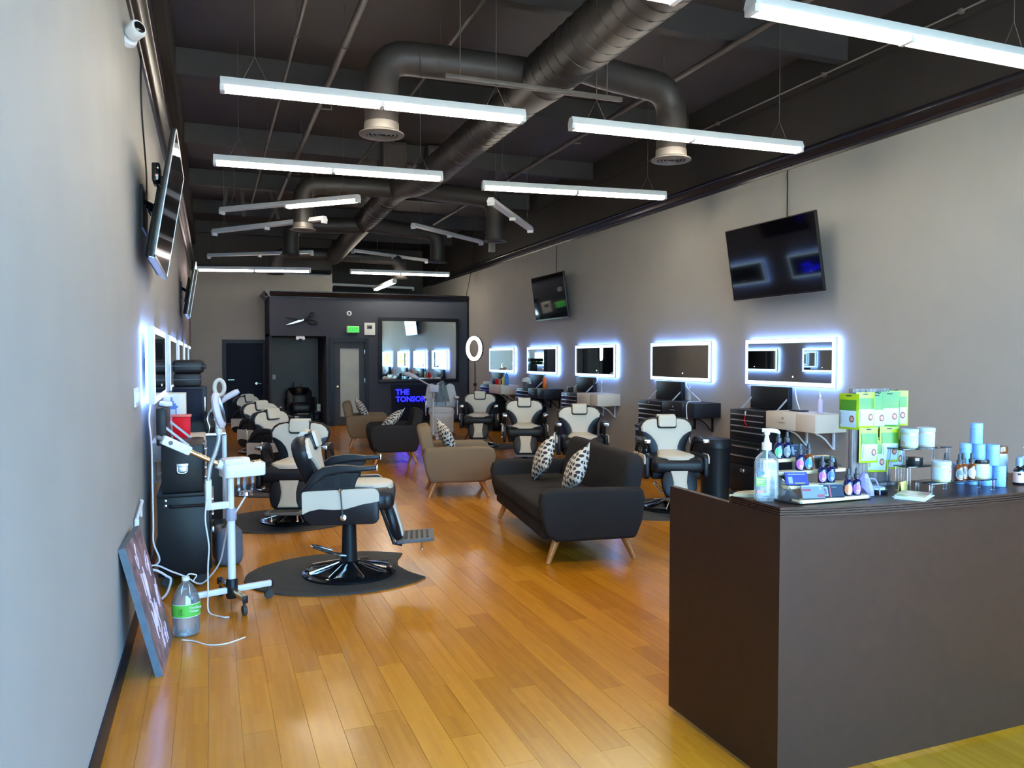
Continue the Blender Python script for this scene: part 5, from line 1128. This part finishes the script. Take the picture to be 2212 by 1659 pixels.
for (x, y, z, lab, gl, lb) in ((2.155, 2.555, .150, 'green', 'cobalt_glass', 'dropper bottle with mint green oval label on the top step'), (2.198, 2.555, .150, 'slate', 'cobalt_glass', 'dropper bottle with slate grey oval label on the top step'), (2.205, 2.487, .108, 'magenta', 'cobalt_glass', 'dropper bottle with magenta oval label on the second highest step'), (2.248, 2.487, .108, 'sky', 'amber_glass', 'amber dropper bottle with bright blue oval label'),
                               (2.262, 2.425, .063, 'violet', 'cobalt_glass', 'dropper bottle with violet and pink oval label on the second lowest step'), (2.305, 2.425, .063, 'navy', 'cobalt_glass', 'dropper bottle with navy blue oval label on the second lowest step'), (2.333, 2.362, .018, 'orange', 'cobalt_glass', 'dropper bottle with orange oval label on the lowest step'), (2.376, 2.362, .018, 'purple', 'cobalt_glass', 'dropper bottle with bright purple oval label on the lowest step')):
    dropper(C(x, y, z), R(-38), lb, lab, gl, 1.12)
def card_holder(loc, rz, label, face, deco, w=.088, h=.05):
    t = T('card_holder', label, 'card holder', loc, rz); X = RX(-22)
    MB().box(-w / 2, w / 2, -.001, .001, 0, h, X=X).o('acrylic_front', 'clear_acrylic', t); MB().box(-w / 2, w / 2, .002, .012, .003, h + .004, X=X).o('card_stack', face, t)
    for (a, b, c, d, m) in deco: MB().box(a, b, .0012, .0022, c, d, X=X).o('card_print', m, t)
    MB().box(-w / 2, w / 2, -.002, .03, -.001, .001).o('acrylic_foot', 'clear_acrylic', t)
mat('card_blue', (.10, .09, .48), .35, var=.4, vscale=40); mat('card_dark', (.05, .06, .075), .4); mat('card_grey', (.45, .46, .52), .4)
card_holder(C(2.125, 2.405, .064), R(-16), 'acrylic holder of blue business cards on the stepped display', 'card_blue', ((-.035, -.018, .008, .035, 'paper'), (-.012, .03, .006, .012, 'sticky'), (-.035, .035, .043, .046, 'paper')))
card_holder(C(2.150, 2.343, .019), R(-16), 'acrylic holder of grey and red business cards on the lowest step', 'card_grey', ((-.043, -.008, .032, .040, 'red_lid'), (.015, .043, .008, .018, 'red_lid'), (.025, .034, .036, .046, 'paper')))
card_holder(C(2.245, 2.345, .019), R(-16), 'stack of black business cards with a red stripe on the lowest step', 'card_dark', ((-.012, -.006, .0, .05, 'red_lid'), (-.038, -.018, .006, .042, 'paper'), (-.033, -.023, .012, .036, 'red_plastic'), (0, .02, .040, .042, 'paper')))
card_holder(C(2.335, 2.475, .108), R(-16), 'clear acrylic holder with one pale card on the second highest step', 'smoke_acrylic', ((.02, .038, .03, .046, 'pouch_label'), (-.03, .01, .02, .022, 'paper')))
card_holder(C(2.25, 2.565, .150), R(-16), 'acrylic holder of black cards with white crossed tools on the top step', 'card_dark', ((-.01, .0, .01, .045, 'paper'), (-.02, .01, .025, .03, 'paper')))
t = T('pen', 'black pen lying by the stepped display', 'pen', C(2.052, 2.40, .007), R(-72)); MB().tube([(-.07, 0, 0), (.055, 0, 0)], .005, 10).tube([(.055, 0, 0), (.07, 0, 0)], [.005, .001], 10).o('barrel', 'black_plastic', t); MB().box(-.065, -.03, -.0015, .0015, .004, .008).o('clip', 'grey_plastic', t)
t = T('cloth', 'folded beige cloth at the counter back edge beside the sanitizer', 'cloth', C(2.05, 2.585)); MB().puff([(.08 * math.cos(a) * (1 + .15 * math.sin(3 * a)) , .04 * math.sin(a)) for a in [2 * math.pi * i / 24 for i in range(24)]], .016).o('cloth_fold', 'cloth_beige', t); MB().tube(smooth([(-.07, 0, .004), (-.09, .02, .004), (-.1, .01, .004)], 4), .004, 6).o('drawstring', 'cloth_beige', t)
t = T('mesh_pouch', 'crumpled purple mesh pouch beside the stepped display', 'pouch', C(2.475, 2.42), R(20)); mb = MB(); rr = random.Random(2)
mb.lathe([(.0, 0), (.035, .002), (.04, .02), (.032, .045), (.02, .07), (.012, .09), (0, .095)], 14); mb.v = [(x * (1 + rr.uniform(-.15, .15)) * .8, y * (1 + rr.uniform(-.15, .15)), z + rr.uniform(-.002, .003) if z > .01 else z) for x, y, z in mb.v]; mb.o('mesh_bag', 'purple_mesh', t, ang=10); MB().tube(smooth([(-.02, 0, .06), (.02, -.03, .07), (.035, -.045, .03), (.03, -.05, .004)], 4), .003, 5).o('drawstring', 'purple_mesh', t)
# weathered display board with hanging pouches
t = T('display_board', 'weathered wooden display board standing on the counter', 'display board', C(2.715, 2.615), R(2))
MB().rbox(-.118, .118, 0, .022, 0, .425, .002).o('board', 'weathered_wood', t); MB().box(-.10, .10, -.04, .022, 0, .012).o('foot', 'weathered_wood', t)
for i, (x, z) in enumerate(((-.075, .41), (.01, .405), (.06, .41), (.11, .415), (-.055, .255), (.06, .255), (.005, .21), (.115, .22))): MB().tube([(x, 0, z), (x, -.03, z), (x, -.033, z + .006)], .0015, 5).o('hook', 'black_plastic', t)
def pouch(x, z, dy, rz, label, w=.092, h=.155, lime=True):
    t = T('snack_pouch', label, 'pouch', (2.715 + x, 2.612 + dy, TZ + z), R(rz), group='green snack pouches on the board')
    out = [(-w / 2, -h), (w / 2, -h), (w / 2, 0), (-w / 2, 0)]
    n = 7; vs_ = []; fs_ = []
    for sd in (-1, 1):
        for i in range(n):
            for j in range(n):
                u, v = i / (n - 1) * 2 - 1, j / (n - 1); q = max(0, (1 - u ** 4)) * max(0, math.sin(math.pi * min(1, max(0, (1 - v) * 1.15 - .1))))
                vs_.append((u * w / 2, sd * .009 * q ** .6 - .0, -h * (1 - v)))
    for sd in range(2):
        for i in range(n - 1):
            for j in range(n - 1): a = sd * n * n + i * n + j; f = (a, a + 1, a + n + 1, a + n); fs_.append(f if sd == 0 else f[::-1])
    MB().add(vs_, fs_).o('pouch_body', 'pouch_lime' if lime else 'pouch_green', t, ang=60)
    def curve(u, v): 
        q = max(0, (1 - u ** 4)) * max(0, math.sin(math.pi * min(1, max(0, (1 - v) * 1.15 - .1)))); return -.009 * q ** .6 - .0012
    def patch(u0, u1, v0, v1, m, nm, off=0.0):
        vs2 = []; k = 7
        for i in range(k):
            for j in range(k): u = u0 + (u1 - u0) * i / (k - 1); v = v0 + (v1 - v0) * j / (k - 1); vs2.append((u * w / 2, curve(u, v) - off, -h * (1 - v)))
        MB().add(vs2, [(i * k + j, i * k + j + 1, i * k + j + k + 1, i * k + j + k) for i in range(k - 1) for j in range(k - 1)]).o(nm, m, t, ang=60)
    patch(-.82, .82, .52, .83, 'pouch_green', 'window_panel'); patch(-.82, .82, .06, .53, 'pouch_label', 'front_label', .0003)
    
    for rr_, nm_, mm_, of_ in ((1.0, 'emblem', 'emblem_red', .0012), (.62, 'emblem_centre', 'emblem_skin', .0018)):
        vs3 = [((.42 + .24 * rr_ * math.cos(a)) * w / 2, curve(.42, .3) - of_, -h * (1 - .30 - .10 * rr_ * math.sin(a))) for a in [2 * math.pi * i / 14 for i in range(14)]]
        MB().add(vs3, [tuple(range(14))]).o(nm_, mm_, t)
    patch(-.72, -.66, .15, .48, 'slate_label', 'label_text_line', .0008)
    MB().box(-.012, .012, -.002, .002, -.012, -.007).o('hang_hole', 'black_plastic', t)
pl = (('top row, hung outermost beside the side-hung pouch', -.075, .412, -.030, -8, 1), ('top row, half covered by the outermost bright one', .005, .405, -.014, -10, 0), ('top row, between two green neighbours', .062, .412, -.030, -22, 0), ('top row, overhanging the board edge by the jars', .122, .415, -.018, -26, 1), ('second row, under the outermost bright one', -.05, .258, -.026, -10, 1), ('second row, above the overhanging lower pouch', .064, .258, -.030, -12, 1), ('third row, hanging lowest over bare wood', .012, .212, -.012, -22, 1), ('third row, beside the acrylic jar risers', .118, .222, -.014, -4, 1))
for lab, x, z, dy, rz, lm in pl: pouch(x, z, dy, rz, 'green snack pouch with white label, ' + lab, lime=bool(lm))
pouch(-.137, .405, .0, -75, 'green snack pouch hung on the side edge of the board')
t = T('round_tin', 'flat round black tin with pale lid before the display board', 'tin', C(2.565, 2.445)); MB().lathe([(.042, 0), (.045, .004), (.045, .014), (.04, .018)], 24).o('tin', 'black_gloss', t); MB().lathe([(.034, .018), (.034, .026), (0, .027)], 24).o('lid', 'jar_lid', t)
t = T('brochure_stack', 'stack of colourful leaflets on the counter front', 'leaflets', C(2.62, 2.31), R(30))
for k in range(4): MB().box(-.075, .075, -.055, .055, k * .004, k * .004 + .0035, X=RZ((0, -6, 4, 1)[k])).o('leaflet', 'paper' if k < 3 else 'brochure', t)
t = T('note_card', 'yellow folded note card standing behind the leaflets', 'card', C(2.70, 2.425), R(24)); MB().box(-.035, .035, -.0005, .0005, 0, .042, X=RX(-8)).o('front_leaf', 'sticky', t); MB().box(-.035, .035, -.0005, .0005, 0, .042, X=TR(0, .016, 0) @ RX(8)).o('rear_leaf', 'sticky', t)
def riser(x0, x1, y0, y1, z, label, top='smoke_acrylic'):
    t = T('acrylic_riser', label, 'riser', C(x0, y0), 0, 'acrylic jar risers')
    MB().rbox(0, x1 - x0, 0, y1 - y0, z - .005, z, .001).o('shelf', top, t)
    for x in (.012, x1 - x0 - .012):
        for y in (.01, y1 - y0 - .01): MB().tube([(x, y, 0), (x, y, z - .005)], .007, 10).o('leg', 'clear_acrylic', t)
riser(2.76, 3.05, 2.49, 2.585, .168, 'tallest acrylic riser carrying two wide jars'); riser(2.70, 2.93, 2.405, 2.485, .106, 'middle acrylic riser carrying a flat black tin'); riser(2.72, 3.10, 2.315, 2.40, .048, 'lowest acrylic riser carrying jars and dropper bottles')
def jar(loc, label, body, lid, r=.036, h=.062, lab='jar_label', deco=None, rz=-42):
    t = T('cosmetic_jar', label, 'jar', loc, R(rz)); MB().lathe([(r * .92, 0), (r, .004), (r, h * .9), (r * .94, h)], 24).o('jar_wall', body, t); MB().lathe([(r * 1.0, h * .96), (r * 1.02, h * .98), (r * 1.02, h * 1.18), (r * .95, h * 1.22), (0, h * 1.22)], 24).o('lid', lid, t)
    vs_ = [((r + .0006) * math.sin(R(-70 + 140 * i / 12)), -(r + .0006) * math.cos(R(-70 + 140 * i / 12)), z) for z in (h * .14, h * .84) for i in range(13)]
    l = MB().add(vs_, [(i, i + 1, i + 14, i + 13) for i in range(12)]).o('label', lab, t)
    if deco: vs2 = [((r + .0012) * math.sin(R(a)), -(r + .0012) * math.cos(R(a)), h * z) for a, z in deco[0]]; MB().add(vs2, [tuple(range(len(vs2)))]).o('label_mark', deco[1], l)
jar(C(2.845, 2.535, .168), 'cream filled jar with pale lid and blue label on the tallest riser', 'jar_cream', 'jar_lid', .036, .068, deco=([(-60, .2), (-35, .2), (-35, .35), (-50, .45), (-60, .38)], 'orange_plastic'))
jar(C(2.945, 2.537, .168), 'peach filled jar with pale lid on the tallest riser', 'jar_pink', 'jar_lid', .037, .070, rz=-85)
jar(C(2.825, 2.357, .048), 'wide frosted jar with pale lid on the lowest riser', 'jar_cream', 'jar_lid', .037, .070, deco=([(45, .55), (60, .55), (60, .7), (45, .7)], 'red_lid'))
jar(C(3.055, 2.36, .048), 'frosted jar with black lid on the lowest riser', 'jar_cream', 'black_gloss', .035, .066, deco=([(20, .6), (40, .75), (55, .6), (40, .68)], 'red_lid'))
t = T('round_tin', 'flat black tin on the middle acrylic riser', 'tin', C(2.775, 2.445, .106)); MB().lathe([(.031, 0), (.033, .003), (.033, .022), (.031, .024)], 20).o('tin', 'black_plastic', t); MB().lathe([(.034, .022), (.034, .034), (0, .035)], 20).o('lid', 'black_gloss', t)
for x, y, lab, lb in ((2.885, 2.385, 'jar_label', 'amber dropper bottle with white label behind the wide frosted jar'), (2.915, 2.345, 'slate_label', 'amber dropper bottle with dark label next to the wide frosted jar'), (2.955, 2.36, 'slate_label', 'amber dropper bottle with dark label between dark and lilac neighbours'), (2.995, 2.352, 'lilac_label', 'amber dropper bottle with lilac label beside the black lidded jar')):
    dropper(C(x, y, .048), R(-45), lb, lab, 'amber_glass', 1.15, 'amber dropper bottles on the riser')
# pyramid of blue tubes
def tubebox(loc, lab):
    t = T('blue_canister', lab, 'canister', loc, 0, 'stacked blue canisters'); MB().lathe([(.0245, 0), (.025, .001), (.025, .066), (.0246, .0665)], 20).o('canister_body', 'tube_blue', t); MB().lathe([(.0252, .067), (.0252, .089), (.0245, .09), (0, .09)], 20).o('canister_lid', 'tube_blue', t)
ex, ey = .031, -.041
b0 = (3.175, 2.425)
for k in range(-2, 2): tubebox(C(b0[0] + ex * (k + .0), b0[1] + ey * k), 'pale blue canister in the bottom row of the pyramid, ' + ('under the mid row end', 'next to the riser legs', 'in the middle', 'by the pink bottles')[k + 2])
for k in range(-2, 1): tubebox(C(b0[0] + ex * (k + .5), b0[1] + ey * (k + .5), .091), 'pale blue canister in the middle row of the pyramid, ' + ('behind the black lidded jar', 'in the centre', 'by the pink bottles')[k + 2])
tubebox(C(b0[0] + ex * -.75, b0[1] + ey * -.75, .182), 'pale blue canister topping the pyramid')
for k, (x, y) in enumerate(((3.33, 2.385), (3.365, 2.345), (3.375, 2.41), (3.41, 2.37), (3.42, 2.43))):
    t = T('spray_bottle', 'black cosmetic bottle with pink label and grey cap, ' + ('closest to the canisters', 'front of the cluster', 'middle of the cluster', 'beside the wooden stacker', 'rear of the cluster')[k], 'bottle', C(x, y), R(-50), 'pink labelled cosmetic bottles')
    MB().lathe([(.022, 0), (.0235, .003), (.0235, .06), (.02, .07), (.011, .078), (.011, .085)], 18).o('bottle', 'black_gloss', t); MB().lathe([(.0145, .083), (.0145, .118), (.0135, .12), (0, .12)], 16).o('cap', 'cap_grey', t)
    vs_ = [(.0242 * math.sin(R(-80 + 160 * i / 12)), -.0242 * math.cos(R(-80 + 160 * i / 12)), z) for z in (.010, .058) for i in range(13)]; l = MB().add(vs_, [(i, i + 1, i + 14, i + 13) for i in range(12)]).o('label', 'pink_label', t); MB().box(-.006, .006, -.0252, -.0245, .044, .052).o('label_mark', 'black_plastic', l)
jar(C(3.36, 2.50), 'tall brown lidded peach jar behind the pink bottles', 'jar_pink', 'amber_glass', .032, .13)
t = T('wooden_stacker', 'tall light wood display of stacked blocks with yellow shelves', 'display stand', C(3.52, 2.42), R(30))
for k in range(5): MB().rbox(-.05, .05, -.05, .05, k * .052, k * .052 + .049, .004, X=RZ((-3, 4, -2, 3, 0)[k])).o('wood_block', 'light_wood', t)
for z in (.05, .154): MB().box(-.09, .07, -.07, .06, z - .001, z + .002).o('shelf', 'sticky', t)
